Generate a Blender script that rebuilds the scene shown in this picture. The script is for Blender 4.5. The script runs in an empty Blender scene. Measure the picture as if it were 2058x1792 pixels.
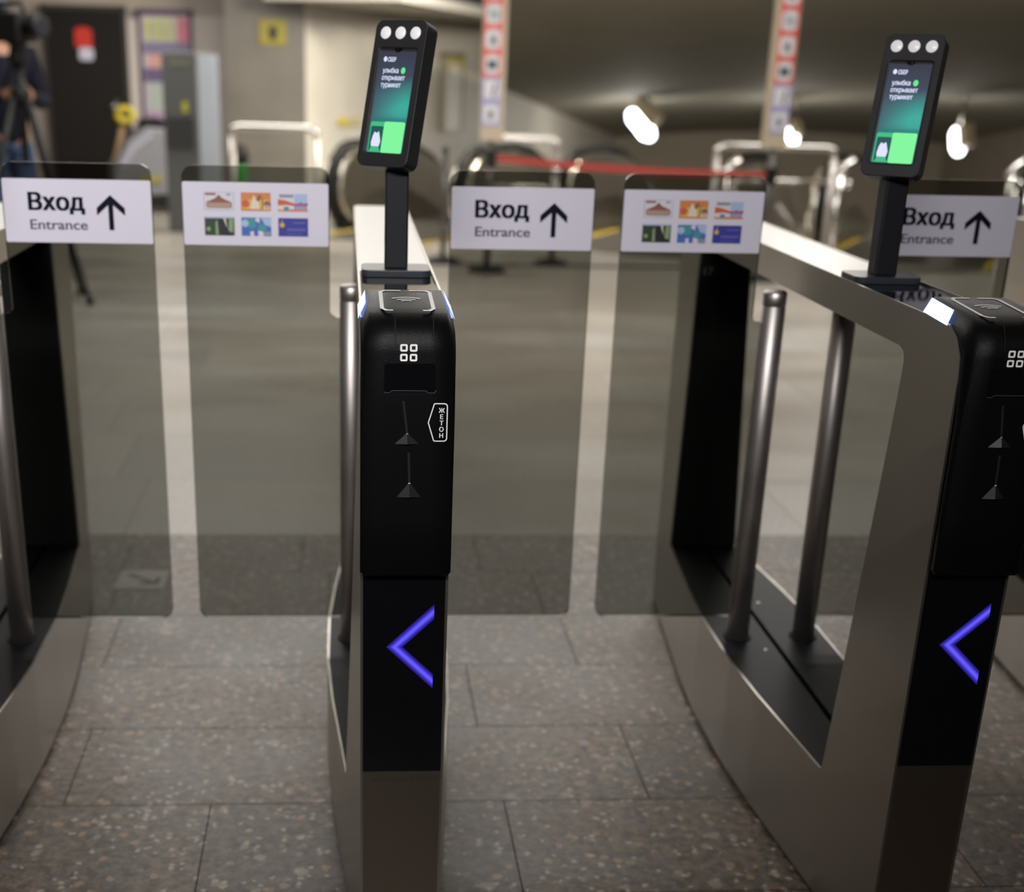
import bpy, bmesh, math, random
from mathutils import Vector, Matrix
R = random.Random(7)
PI = math.pi
scn = bpy.context.scene
COL = scn.collection

# ------------------------------------------------------------------ camera
W, H = 2058.0, 1792.0
F = 2720.886
CP = Vector((-0.08421, -2.70613, 1.40414))
yaw, pit, rol = math.radians(4.14058), math.radians(21.22209), math.radians(1.40708)
fw = Vector((math.sin(yaw)*math.cos(pit), math.cos(yaw)*math.cos(pit), -math.sin(pit)))
rt0 = Vector((math.cos(yaw), -math.sin(yaw), 0)); up0 = rt0.cross(fw)
RT = rt0*math.cos(rol) + up0*math.sin(rol)
UP = -rt0*math.sin(rol) + up0*math.cos(rol)
PPX, PPY = -148.125, 294.638
cd = bpy.data.cameras.new('camera'); cam = bpy.data.objects.new('camera', cd); COL.objects.link(cam)
cam.matrix_world = Matrix(((RT.x, UP.x, -fw.x, CP.x), (RT.y, UP.y, -fw.y, CP.y), (RT.z, UP.z, -fw.z, CP.z), (0, 0, 0, 1)))
cd.sensor_fit = 'HORIZONTAL'; cd.sensor_width = 36.0; cd.lens = F/W*36.0
cd.shift_x = -PPX/W; cd.shift_y = PPY/W
cd.dof.use_dof = True
cd.dof.focus_distance = (Vector((0, -0.87, 0.9)) - CP).dot(fw)
cd.dof.aperture_fstop = cd.lens/16.0
cd.dof.aperture_blades = 0
cd.clip_end = 200
scn.camera = cam

# ------------------------------------------------------------------ world, lights, exposure
wd = bpy.data.worlds.new('world'); scn.world = wd; wd.use_nodes = True
wd.node_tree.nodes['Background'].inputs[0].default_value = (0.9, 0.82, 0.72, 1)
wd.node_tree.nodes['Background'].inputs[1].default_value = 0.05
scn.view_settings.view_transform = 'Standard'; scn.view_settings.look = 'None'
scn.view_settings.gamma = 1; scn.view_settings.use_curve_mapping = False
scn.view_settings.exposure = 0.0
try:
    scn.cycles.use_denoising = True
    scn.cycles.transparent_max_bounces = 16
except Exception:
    pass

def area(name, loc, sx, sy, power, col=(1, .92, .8), rot=(0, 0, 0), spread=PI):
    l = bpy.data.lights.new(name, 'AREA'); l.shape = 'RECTANGLE'; l.size = sx; l.size_y = sy
    l.energy = power; l.color = col; l.spread = spread
    o = bpy.data.objects.new(name, l); COL.objects.link(o); o.location = loc; o.rotation_euler = rot
    return o
CEIL = 2.75
area('hall_lamp', (0.4, 5.2, CEIL-.05), 5.0, 1.2, 215, (1, .965, .92))
area('hall_lamp', (0.3, 1.4, CEIL-.05), 4.0, .8, 20, (1, .965, .92))
area('hall_lamp', (-1.6, 9.6, CEIL-.05), 3.0, 1.2, 100, (1, .96, .90))
area('sign_fill', (-.7, -3.8, 2.68), 2.4, .4, 62, (1, .97, .97), (math.radians(76), 0, math.radians(5)), math.radians(84))  # added fill light, aimed at the glass signs and kept off the floor
area('hall_lamp', (4.6, 7.2, CEIL-.05), 3.0, .8, 80, (1, .965, .92))
area('escalator_fill', (2.2, 9.6, 2.55), 3.0, .5, 340, (1, .94, .83), (math.radians(62), 0, math.radians(14)))  # added unseen light, tilted to brighten the pale side wall and vault
area('escalator_fill', (5.8, 9.8, 2.55), 3.0, .5, 110, (1, .94, .83), (math.radians(62), 0, math.radians(-8)))  # second added light, for the right half of the escalator hall

# ------------------------------------------------------------------ helpers
def at(px, py, Y):
    d = fw*F + RT*(px - W/2 - PPX) - UP*(py - H/2 - PPY)
    return CP + d*((Y - CP.y)/d.y)

def new_mat(name):
    m = bpy.data.materials.new(name); m.use_nodes = True
    return m, m.node_tree.nodes, m.node_tree.links, m.node_tree.nodes['Principled BSDF']

def mat(name, col, rough=.5, metal=0.0, noise=0.0, nscale=20.0, emit=None, estr=0.0, spec=.5, bump=0.0, stretch=None):
    m, N, L, b = new_mat(name)
    b.inputs['Base Color'].default_value = (*col, 1); b.inputs['Roughness'].default_value = rough
    b.inputs['Metallic'].default_value = metal; b.inputs['Specular IOR Level'].default_value = spec
    if emit:
        b.inputs['Emission Color'].default_value = (*emit, 1); b.inputs['Emission Strength'].default_value = estr
    if noise or bump:
        tc = N.new('ShaderNodeTexCoord'); mp = N.new('ShaderNodeMapping'); L.new(tc.outputs['Object'], mp.inputs[0])
        if stretch: mp.inputs['Scale'].default_value = stretch
        n = N.new('ShaderNodeTexNoise'); n.inputs['Scale'].default_value = nscale; n.inputs['Detail'].default_value = 5
        L.new(mp.outputs[0], n.inputs['Vector'])
        if noise:
            rp = N.new('ShaderNodeValToRGB'); L.new(n.outputs['Fac'], rp.inputs[0])
            rp.color_ramp.elements[0].position = .3; rp.color_ramp.elements[1].position = .7
            rp.color_ramp.elements[0].color = (*[max(0, c*(1-noise)) for c in col], 1)
            rp.color_ramp.elements[1].color = (*[min(1, c*(1+noise)) for c in col], 1)
            L.new(rp.outputs[0], b.inputs['Base Color'])
        if bump:
            bp = N.new('ShaderNodeBump'); bp.inputs['Strength'].default_value = bump; bp.inputs['Distance'].default_value = .002
            L.new(n.outputs['Fac'], bp.inputs['Height']); L.new(bp.outputs[0], b.inputs['Normal'])
    return m

def emis_attr(name, strength):
    m, N, L, b = new_mat(name)
    a = N.new('ShaderNodeVertexColor'); a.layer_name = 'glow'
    b.inputs['Base Color'].default_value = (.005, .005, .008, 1); b.inputs['Roughness'].default_value = .25
    L.new(a.outputs['Color'], b.inputs['Emission Color']); b.inputs['Emission Strength'].default_value = strength
    return m

def glass_mat(name, tint, rough=0.02):
    m = bpy.data.materials.new(name); m.use_nodes = True; N = m.node_tree.nodes; L = m.node_tree.links; N.clear()
    o = N.new('ShaderNodeOutputMaterial'); t = N.new('ShaderNodeBsdfTransparent'); g = N.new('ShaderNodeBsdfGlossy')
    t.inputs[0].default_value = (*tint, 1); g.inputs['Roughness'].default_value = rough
    fr = N.new('ShaderNodeFresnel'); fr.inputs['IOR'].default_value = 1.42
    mx = N.new('ShaderNodeMixShader'); L.new(fr.outputs[0], mx.inputs[0]); L.new(t.outputs[0], mx.inputs[1]); L.new(g.outputs[0], mx.inputs[2])
    L.new(mx.outputs[0], o.inputs[0]); return m

def steel_mat(name, col, rough, dirn=(1, 1, 60)):
    m, N, L, b = new_mat(name)
    b.inputs['Metallic'].default_value = 1.0; b.inputs['Base Color'].default_value = (*col, 1)
    tc = N.new('ShaderNodeTexCoord'); mp = N.new('ShaderNodeMapping'); L.new(tc.outputs['Object'], mp.inputs[0])
    mp.inputs['Scale'].default_value = dirn
    n = N.new('ShaderNodeTexNoise'); n.inputs['Scale'].default_value = 14; n.inputs['Detail'].default_value = 6
    L.new(mp.outputs[0], n.inputs['Vector'])
    mr = N.new('ShaderNodeMapRange'); mr.inputs['To Min'].default_value = rough*.85; mr.inputs['To Max'].default_value = rough*1.2
    L.new(n.outputs['Fac'], mr.inputs['Value']); L.new(mr.outputs[0], b.inputs['Roughness'])
    bp = N.new('ShaderNodeBump'); bp.inputs['Strength'].default_value = .06; bp.inputs['Distance'].default_value = .001
    L.new(n.outputs['Fac'], bp.inputs['Height']); L.new(bp.outputs[0], b.inputs['Normal'])
    return m

def granite(name, base, warm, dark, rough, chips=True):
    m, N, L, b = new_mat(name)
    tc = N.new('ShaderNodeTexCoord')
    big = N.new('ShaderNodeTexNoise'); big.inputs['Scale'].default_value = 3.2; big.inputs['Detail'].default_value = 5
    mpb = N.new('ShaderNodeMapping'); mpb.inputs['Scale'].default_value = (1, 1, 1) if chips else (.30, .75, 1)
    L.new(tc.outputs['Object'], mpb.inputs[0]); L.new(mpb.outputs[0], big.inputs['Vector'])
    r1 = N.new('ShaderNodeValToRGB'); L.new(big.outputs['Fac'], r1.inputs[0])
    r1.color_ramp.elements[0].position = .35; r1.color_ramp.elements[0].color = (*dark, 1)
    r1.color_ramp.elements[1].position = .68; r1.color_ramp.elements[1].color = (*base, 1)
    at_ = N.new('ShaderNodeVertexColor'); at_.layer_name = 'tile'
    mul = N.new('ShaderNodeMix'); mul.data_type = 'RGBA'; mul.blend_type = 'MULTIPLY'; mul.inputs[0].default_value = 1
    L.new(r1.outputs[0], mul.inputs[6]); L.new(at_.outputs[0], mul.inputs[7])
    cur = mul.outputs[2]
    # mottling of the stone's own grains
    fn = N.new('ShaderNodeTexNoise'); fn.inputs['Scale'].default_value = 42 if chips else 75; fn.inputs['Detail'].default_value = 6; fn.inputs['Roughness'].default_value = .7
    L.new(tc.outputs['Object'], fn.inputs['Vector'])
    rf = N.new('ShaderNodeValToRGB'); L.new(fn.outputs['Fac'], rf.inputs[0])
    rf.color_ramp.elements[0].position = .38; rf.color_ramp.elements[0].color = (.36, .36, .37, 1) if chips else (.5, .5, .5, 1)
    rf.color_ramp.elements[1].position = .64; rf.color_ramp.elements[1].color = (1.7, 1.67, 1.6, 1)
    m2 = N.new('ShaderNodeMix'); m2.data_type = 'RGBA'; m2.blend_type = 'MULTIPLY'; m2.inputs[0].default_value = .9 if chips else .6
    L.new(cur, m2.inputs[6]); L.new(rf.outputs[0], m2.inputs[7]); cur = m2.outputs[2]
    if chips:
        # distort the lookup so the chips are irregular
        ad = N.new('ShaderNodeMix'); ad.data_type = 'RGBA'; ad.blend_type = 'ADD'; ad.inputs[0].default_value = .03
        L.new(tc.outputs['Object'], ad.inputs[6]); L.new(fn.outputs['Color'], ad.inputs[7])
        for sc, lo, col, rad in ((38, .80, warm, .40), (58, .80, (.50, .46, .40), .42), (44, .84, (.03, .03, .034), .34), (30, .86, (.095, .094, .092), .45), (26, .9, (.36, .31, .26), .40)):
            v = N.new('ShaderNodeTexVoronoi'); v.inputs['Scale'].default_value = sc; L.new(ad.outputs[2], v.inputs['Vector'])
            sp = N.new('ShaderNodeSeparateColor'); L.new(v.outputs['Color'], sp.inputs[0])
            g1 = N.new('ShaderNodeMath'); g1.operation = 'GREATER_THAN'; g1.inputs[1].default_value = lo; L.new(sp.outputs[0], g1.inputs[0])
            g2 = N.new('ShaderNodeMapRange'); g2.inputs['From Min'].default_value = rad; g2.inputs['From Max'].default_value = rad*.75
            L.new(v.outputs['Distance'], g2.inputs['Value'])
            mm = N.new('ShaderNodeMath'); mm.operation = 'MULTIPLY'; L.new(g1.outputs[0], mm.inputs[0]); L.new(g2.outputs[0], mm.inputs[1])
            m3 = N.new('ShaderNodeMath'); m3.operation = 'MULTIPLY'; m3.inputs[1].default_value = .62; L.new(mm.outputs[0], m3.inputs[0])
            mx = N.new('ShaderNodeMix'); mx.data_type = 'RGBA'; L.new(m3.outputs[0], mx.inputs[0]); L.new(cur, mx.inputs[6]); mx.inputs[7].default_value = (*col, 1)
            cur = mx.outputs[2]
    L.new(cur, b.inputs['Base Color'])
    mr = N.new('ShaderNodeMapRange'); mr.inputs['To Min'].default_value = rough-.1; mr.inputs['To Max'].default_value = rough+.15
    L.new(big.outputs['Fac'], mr.inputs['Value']); L.new(mr.outputs[0], b.inputs['Roughness'])
    bp = N.new('ShaderNodeBump'); bp.inputs['Strength'].default_value = .12; bp.inputs['Distance'].default_value = .002
    L.new(fn.outputs['Fac'], bp.inputs['Height']); L.new(bp.outputs[0], b.inputs['Normal'])
    return m

M = {}
M['steel'] = steel_mat('brushed_steel', (.50, .47, .43), .34)
M['steel_top'] = steel_mat('brushed_steel_top', (.46, .455, .445), .30, (60, 1, 1))
M['kick'] = steel_mat('kick_steel', (.30, .255, .21), .38)
M['pole'] = steel_mat('pole_steel', (.58, .54, .51), .44, (1, 1, 1))
M['chrome'] = mat('polished_steel', (.62, .60, .57), .20, 1.0)
M['clad'] = mat('escalator_steel', (.52, .49, .43), .26, 1.0, .06, 6)
M['plastic'] = mat('black_plastic', (.008, .008, .011), .5, spec=.25, bump=.05, nscale=300)
M['head'] = mat('black_textured_plastic', (.0035, .0035, .004), .38, bump=.25, nscale=700, spec=.14)
M['gloss'] = mat('black_acrylic', (.004, .004, .005), .08)
M['recess'] = mat('dark_glass_panel', (.006, .006, .008), .05)
M['recess'].node_tree.nodes['Principled BSDF'].inputs['IOR'].default_value = 2.1
M['dark'] = mat('dark_coating', (.010, .0115, .014), .5, spec=.2)
M['black'] = mat('matt_black', (.006, .006, .007), .7)
M['rubber'] = mat('black_rubber', (.006, .006, .006), .55, spec=.25)
M['glass'] = glass_mat('tinted_glass', (.585, .59, .57))
M['glass_edge'] = mat('glass_edge', (.02, .025, .024), .15)
M['white'] = mat('sign_white', (.63, .61, .70), .5)
M['ink'] = mat('sign_ink', (.004, .005, .012), .6, spec=.1)
M['ink2'] = mat('sign_grey_ink', (.075, .075, .11), .6, spec=.1)
M['print'] = mat('white_print', (.92, .91, .89), .5)
M['screw'] = mat('bright_screw', (.85, .85, .82), .25, 1.0)
M['strip'] = mat('light_strip', (.1, .1, .2), .4, emit=(.30, .42, 1.0), estr=3.2)
M['lens'] = mat('lamp_lens', (.5, .5, .5), .3, emit=(1, .93, .98), estr=.38)
M['chev'] = emis_attr('led_chevron', 1.0)
M['screen'] = emis_attr('screen_glow', 1.0)
M['seam'] = mat('dark_seam', (.002, .002, .002), .8)
M['etch'] = mat('etched_letters', (.035, .028, .022), .6)

def obj(name, bm, mats, parent=None, smooth=False, bevel=0.0, recalc=True):
    if recalc: bmesh.ops.recalc_face_normals(bm, faces=bm.faces)
    me = bpy.data.meshes.new(name); bm.to_mesh(me); bm.free()
    if not isinstance(mats, (list, tuple)): mats = [mats]
    for m in mats: me.materials.append(m)
    if smooth:
        for p in me.polygons: p.use_smooth = True
    o = bpy.data.objects.new(name, me); COL.objects.link(o)
    if parent: o.parent = parent
    if bevel:
        b = o.modifiers.new('bevel', 'BEVEL'); b.width = bevel; b.segments = 2; b.limit_method = 'ANGLE'; b.angle_limit = .6
    return o

def thing(name, label, cat, loc=(0, 0, 0), rz=0.0, group=None):
    o = bpy.data.objects.new(name, None); COL.objects.link(o); o.empty_display_size = .1
    o.location = loc; o.rotation_euler = (0, 0, rz); o['label'] = label; o['category'] = cat
    if group: o['group'] = group
    return o

def tag(o, label, cat, group=None):
    o['label'] = label; o['category'] = cat
    if group: o['group'] = group
    return o

def struct(name, bm, m, **k):
    o = obj(name, bm, m, **k); o['kind'] = 'structure'; return o

def box(bm, c, s, rot=None, mi=0):
    r = bmesh.ops.create_cube(bm, size=1.0)
    mt = Matrix.Translation(c) @ (rot.to_4x4() if rot else Matrix.Identity(4)) @ Matrix.Diagonal((*s, 1))
    bmesh.ops.transform(bm, matrix=mt, verts=r['verts'])
    fs = {f for v in r['verts'] for f in v.link_faces}
    for f in fs: f.material_index = mi
    return r['verts']

def bx(bm, x0, x1, y0, y1, z0, z1, mi=0):
    return box(bm, ((x0+x1)/2, (y0+y1)/2, (z0+z1)/2), (x1-x0, y1-y0, z1-z0), mi=mi)

def quad(bm, pts, mi=0):
    f = bm.faces.new([bm.verts.new(p) for p in pts]); f.material_index = mi; return f

def lathe(bm, prof, n=24, c=(0, 0, 0), mi=0):
    rings = []
    for r, z in prof:
        rings.append([bm.verts.new((c[0]+r*math.cos(2*PI*k/n), c[1]+r*math.sin(2*PI*k/n), c[2]+z)) for k in range(n)])
    for a, b in zip(rings, rings[1:]):
        for k in range(n):
            f = bm.faces.new((a[k], a[(k+1) % n], b[(k+1) % n], b[k])); f.material_index = mi; f.smooth = True
    for ring, flip in ((rings[0], True), (rings[-1], False)):
        f = bm.faces.new(ring[::-1] if flip else ring); f.material_index = mi

def tube(bm, pts, rad, n=10, mi=0, closed=False):
    pts = [Vector(p) for p in pts]; rings = []
    rads = rad if isinstance(rad, (list, tuple)) else [rad]*len(pts)
    prev = None
    for i, p in enumerate(pts):
        if closed: d = pts[(i+1) % len(pts)] - pts[i-1]
        else: d = pts[min(i+1, len(pts)-1)] - pts[max(i-1, 0)]
        d.normalize()
        if prev is None:
            a = d.orthogonal().normalized()
        else:
            a = (prev - d*prev.dot(d)).normalized()
        prev = a; b = d.cross(a)
        rings.append([bm.verts.new(p + (a*math.cos(2*PI*k/n) + b*math.sin(2*PI*k/n))*rads[i]) for k in range(n)])
    seq = list(zip(rings, rings[1:])) + ([(rings[-1], rings[0])] if closed else [])
    for a, b in seq:
        for k in range(n):
            f = bm.faces.new((a[k], a[(k+1) % n], b[(k+1) % n], b[k])); f.material_index = mi; f.smooth = True
    if not closed:
        for ring in (rings[0][::-1], rings[-1]):
            f = bm.faces.new(ring); f.material_index = mi

def prism(bm, pts2, y0, y1, plane='xz', mi=0, edge_mi=None):
    """outline in a plane, thickness along the third axis"""
    def P(a, b, t):
        return (a, t, b) if plane == 'xz' else ((t, a, b) if plane == 'yz' else (a, b, t))
    A = [bm.verts.new(P(a, b, y0)) for a, b in pts2]; B = [bm.verts.new(P(a, b, y1)) for a, b in pts2]
    f = bm.faces.new(A); f.material_index = mi; f = bm.faces.new(B[::-1]); f.material_index = mi
    n = len(A)
    for k in range(n):
        f = bm.faces.new((A[k], B[k], B[(k+1) % n], A[(k+1) % n])); f.material_index = mi if edge_mi is None else edge_mi

def rounded(pts, rads, seg=6):
    out = []; n = len(pts)
    if not isinstance(rads, (list, tuple)): rads = [rads]*n
    for i in range(n):
        p = Vector(pts[i]); a = Vector(pts[i-1]) - p; b = Vector(pts[(i+1) % n]) - p; r = rads[i]
        if r <= 0: out.append(tuple(p)); continue
        an = a.normalized(); bn = b.normalized(); ang = math.acos(max(-1, min(1, an.dot(bn))))
        t = min(r/math.tan(ang/2), a.length*.49, b.length*.49); rr = t*math.tan(ang/2)
        c = p + (an+bn).normalized()*(rr/math.sin(ang/2))
        s = p + an*t - c; e = p + bn*t - c
        a0 = math.atan2(s.y, s.x); a1 = math.atan2(e.y, e.x); d = (a1-a0+PI) % (2*PI) - PI
        for k in range(seg+1):
            q = a0 + d*k/seg; out.append((c.x+rr*math.cos(q), c.y+rr*math.sin(q)))
    return out

def text_mesh(bm, body, x, y, height, width=None, bold=0.0, place=None, mi=0, cap=.7, align='LEFT', thick=.0004):
    """letters as flat meshes; x, y in the sign's plane; place maps (u, v, w) to 3D"""
    c = bpy.data.curves.new('letters', 'FONT'); c.body = body; c.size = 1/cap; c.align_x = align
    c.fill_mode = 'BOTH'; c.resolution_u = 4
    o = bpy.data.objects.new('letters', c); COL.objects.link(o)
    bpy.context.view_layer.update()
    me = bpy.data.meshes.new_from_object(o.evaluated_get(bpy.context.evaluated_depsgraph_get()))
    xs = [v.co.x*height for v in me.vertices]; x0, x1 = min(xs), max(xs)
    sx = width/(x1-x0) if width else 1.0
    sh = [(0, 0)] if bold < .02 else [(i*bold/2*height, j*bold*.35*height) for i in (-2, -1, 0, 1, 2) for j in (-1, 1)]
    for ci, (dx, dy) in enumerate(sh):
        vs = []
        for v in me.vertices:
            u = (v.co.x*height - (x0 if align == 'LEFT' else 0))*sx + x + dx
            vs.append(bm.verts.new(place(u, v.co.y*height + y + dy, thick + ci*3e-5)))
        for p in me.polygons:
            f = bm.faces.new([vs[i] for i in p.vertices]); f.material_index = mi
    bpy.data.objects.remove(o); bpy.data.curves.remove(c); bpy.data.meshes.remove(me)

def set_glow(o, fn):
    me = o.data; ca = me.color_attributes.new('glow', 'FLOAT_COLOR', 'POINT')
    for i, v in enumerate(me.vertices): ca.data[i].color = (*fn(v.co), 1)

# ------------------------------------------------------------------ the hall
def tile_floor():
    bm = bmesh.new(); tl = bm.loops.layers.float_color.new('tile')
    def tile(x0, x1, y0, y1, mi, c):
        g = .0014 if mi == 0 else .001
        f = quad(bm, ((x0+g, y0+g, 0), (x1-g, y0+g, 0), (x1-g, y1-g, 0), (x0+g, y1-g, 0)), mi)
        for l in f.loops: l[tl] = (*c, 1)
    y0, dt = -.27963, .33797
    for k in range(-14, 5):
        ya, yb = y0+k*dt, y0+(k+1)*dt
        cuts = []
        if k in JOINTS:
            cuts = JOINTS[k][:]
        xs = []
        if cuts:
            xs = cuts[:]
            while xs[0] > -4.5: xs.insert(0, xs[0]-R.uniform(.5, .9))
            while xs[-1] < 6.5: xs.append(xs[-1]+R.uniform(.5, .9))
        else:
            x = -5+R.random()*.5
            while x < 6.6: xs.append(x); x += R.uniform(.5, .9)
        for a, b in zip(xs, xs[1:]):
            s = R.uniform(.86, 1.12); t = R.uniform(-.03, .03)
            tile(a, b, ya, yb, 0, (s*(1+t), s, s*(1-t)))
    ya = y0+5*dt; row = 0
    while ya < 13.2:
        yb = min(ya+.62, 13.2); x = -5-R.random()*.6
        while x < 12.4:
            xb = x+R.uniform(.9, 1.3); s = R.uniform(.9, 1.08); t = R.uniform(-.025, .03)
            if ya < 9.6 or x < -.6:
                tile(x, min(xb, 12.5), ya, yb, 1, (s*(1+t), s, s*(1-t)))
            x = xb
        ya = yb
    # the joints' dark bed
    quad(bm, ((-8, -8, -.0025), (12.5, -8, -.0025), (12.5, 9.9, -.0025), (-8, 9.9, -.0025)), 2)
    quad(bm, ((-8, 9.9, -.0025), (-.4, 9.9, -.0025), (-.4, 13.3, -.0025), (-8, 13.3, -.0025)), 2)
    for f in bm.faces:
        if f.material_index == 2:
            for l in f.loops: l[tl] = (1, 1, 1, 1)
    return struct('floor', bm, [granite('near_granite', (.150, .119, .092), (.40, .275, .18), (.088, .072, .058), .44),
                         granite('far_granite', (.31, .295, .27), (.4, .33, .25), (.245, .225, .195), .30, False),
                         mat('joint', (.035, .028, .022), .9)])
JOINTS = {2: [-.69, .50], 1: [-1.0, .213, 1.3], 0: [-.655, .541], -1: [-.36, .237]}
tile_floor()

wallm = mat('stone_wall', (.36, .31, .26), .5, noise=.08, nscale=3, bump=.1)
wallb = mat('pale_wall', (.62, .58, .50), .55, noise=.06, nscale=2.5)
pillm = mat('pillar_stone', (.125, .112, .092), .45, noise=.1, nscale=4)
darkw = mat('dark_wall', (.10, .09, .08), .8)
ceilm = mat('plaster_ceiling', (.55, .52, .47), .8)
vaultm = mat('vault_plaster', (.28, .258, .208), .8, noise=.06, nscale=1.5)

bm = bmesh.new(); bx(bm, -8, -.40, 13.0, 13.3, 0, CEIL); struct('wall_back', bm, wallm)
bm = bmesh.new(); bx(bm, -8.2, -8, -8, 13.3, 0, CEIL); struct('wall_left', bm, wallm)
bm = bmesh.new(); bx(bm, 12.5, 12.7, -8, 27, -7, CEIL); struct('wall_right', bm, wallm)
bm = bmesh.new(); bx(bm, -8, 12.5, -8.2, -8, 0, CEIL); struct('wall_rear', bm, darkw)
bm = bmesh.new(); bx(bm, -8, 12.5, -8, 12.2, CEIL, CEIL+.1); struct('ceiling', bm, ceilm)
# pillar standing proud of the back wall
bm = bmesh.new(); bx(bm, -1.32, -.505, 12.35, 13.0, 0, CEIL); o = struct('pillar', bm, pillm)
# slanting side wall of the escalator hall
WALL0 = Vector((-.52, 12.4)); dirw = Vector((math.sin(math.radians(23)), math.cos(math.radians(23))))
def wallpt(s): return WALL0 + dirw*s
bm = bmesh.new()
p0, p1 = wallpt(0.0), wallpt(15.5); nrm = Vector((-dirw.y, dirw.x))*.2
prism(bm, [tuple(p0), tuple(p1), tuple(p1+nrm), tuple(p0+nrm)], -4.0, 1.98, 'xy'); struct('wall_escalator_side', bm, wallb)
# flat ceiling strip over the start of the escalator hall
bm = bmesh.new(); q0, q1 = wallpt(-.5), wallpt(7.2)
prism(bm, [tuple(q0+nrm), tuple(q1+nrm), (q1.x+.55, q1.y-.2), (q0.x+.55+.6, q0.y-.6)], 1.98, 2.08, 'xy'); struct('ceiling_escalator_side', bm, ceilm)
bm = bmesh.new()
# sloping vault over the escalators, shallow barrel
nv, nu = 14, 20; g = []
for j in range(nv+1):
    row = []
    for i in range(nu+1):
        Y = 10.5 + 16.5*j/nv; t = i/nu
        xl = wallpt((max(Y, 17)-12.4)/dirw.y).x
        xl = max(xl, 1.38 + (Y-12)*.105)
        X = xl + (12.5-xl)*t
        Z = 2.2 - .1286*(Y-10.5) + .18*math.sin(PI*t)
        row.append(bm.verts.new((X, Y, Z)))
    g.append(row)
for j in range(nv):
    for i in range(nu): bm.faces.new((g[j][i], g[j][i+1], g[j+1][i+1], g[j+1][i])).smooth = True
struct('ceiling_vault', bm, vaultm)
bm = bmesh.new(); bx(bm, 1.5, 12.6, 26.6, 26.8, -7.3, .9); struct('wall_far_end', bm, mat('far_wall', (.46, .41, .31), .8, noise=.08))
# falling deck between the escalators
bm = bmesh.new(); quad(bm, ((-.45, 9.9, -.02), (12.5, 9.9, -.02), (12.5, 11.2, -.02), (-.45, 11.2, -.02)))
quad(bm, ((-.45, 11.2, -.02), (12.5, 11.2, -.02), (12.5, 27, -7.2), (-.45, 27, -7.2))); struct('floor_incline', bm, mat('deck', (.18, .165, .14), .5, .3))

# ------------------------------------------------------------------ turnstiles
PITCH = .85
ZT, ZB = 1.075, .246          # top of the beam, top of the base
def lerp(a, b, t): return a + (b-a)*t
def base_w(y):
    y = abs(y); k = [(0, .126), (.13, .125), (.30, .115), (.61, .087), (.86, .0625)]
    for (a0, w0), (a1, w1) in zip(k, k[1:]):
        if y <= a1: return lerp(w0, w1, (y-a0)/(a1-a0))
    return k[-1][1]
def side_w(y, z):
    t = max(0, min(1, (z-ZB)/(1.0-ZB)))
    return lerp(base_w(y), .0655, t)
YE = .848

def side_panel(bm, s):
    """one stainless side sheet: a ring round the opening, bulging at the foot"""
    o, i = [], []
    ys = [-.60, -.50, -.40, -.30, -.20, -.13, -.06, .06, .13, .20, .30, .40, .50, .60]
    o.append((-YE, .012)); i.append((-.609, ZB+.004))
    for y in ys: o.append((y*1.0, .012)); i.append((y, ZB))
    o.append((YE, .012)); i.append((.609, ZB+.004))
    def inner_y(z): return lerp(.609, .658, (z-ZB)/(1.012-ZB))
    for z in (.35, .5, .65, .8, .92): o.append((YE, z)); i.append((inner_y(z), z))
    # top far corner, rounded
    for (oy, oz), (iy, iz) in zip([(YE, 1.0), (YE-.006, 1.035), (YE-.022, 1.061), (YE-.05, ZT)], [(.6545, .975), (.654, .995), (.647, 1.006), (.63, 1.012)]):
        o.append((oy, oz)); i.append((iy, iz))
    for y in (.5, .3, .1, -.1, -.3, -.5): o.append((y*1.1, ZT)); i.append((y, 1.012))
    for (oy, oz), (iy, iz) in zip([(-YE+.05, ZT), (-YE+.022, 1.061), (-YE+.006, 1.035), (-YE, 1.0)], [(-.63, 1.012), (-.647, 1.006), (-.654, .995), (-.6545, .975)]):
        o.append((oy, oz)); i.append((iy, iz))
    for z in (.92, .8, .65, .5, .35): o.append((-YE, z)); i.append((-inner_y(z), z))
    n = len(o); tk = .004
    def P(p, d): return (s*(side_w(*p)-d), p[0], p[1])
    Oo = [bm.verts.new(P(p, 0)) for p in o]; Oi = [bm.verts.new(P(p, tk)) for p in o]
    Io = [bm.verts.new(P(p, 0)) for p in i]; Ii = [bm.verts.new(P(p, tk)) for p in i]
    for k in range(n):
        j = (k+1) % n
        bm.faces.new((Oo[k], Oo[j], Io[j], Io[k])); bm.faces.new((Oi[k], Ii[k], Ii[j], Oi[j]))
        bm.faces.new((Oo[k], Oi[k], Oi[j], Oo[j])); bm.faces.new((Io[k], Io[j], Ii[j], Ii[k]))
    return i

def lining(bm, zs):
    """black lining strip of the opening between both side sheets, following points (y, z)"""
    prev = None
    for (y, z) in zs:
        w = side_w(y, z)-.0042
        cur = (bm.verts.new((-w, y, z)), bm.verts.new((w, y, z)))
        if prev: bm.faces.new((prev[0], prev[1], cur[1], cur[0]))
        prev = cur

HEAD = [(-.845, .7145), (-.872, .716), (-.877, .722), (-.877, .80), (-.877, .95), (-.877, 1.04)]
for k in range(1, 7):
    q = k/6*1.42; HEAD.append((-.877+.045*(1-math.cos(q)), 1.04+.045*math.sin(q)*1.10))
HEAD += [(-.82, 1.0930), (-.76, 1.0968), (-.71, 1.1000), (-.702, 1.0990), (-.699, 1.093), (-.699, 1.066)]

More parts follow.
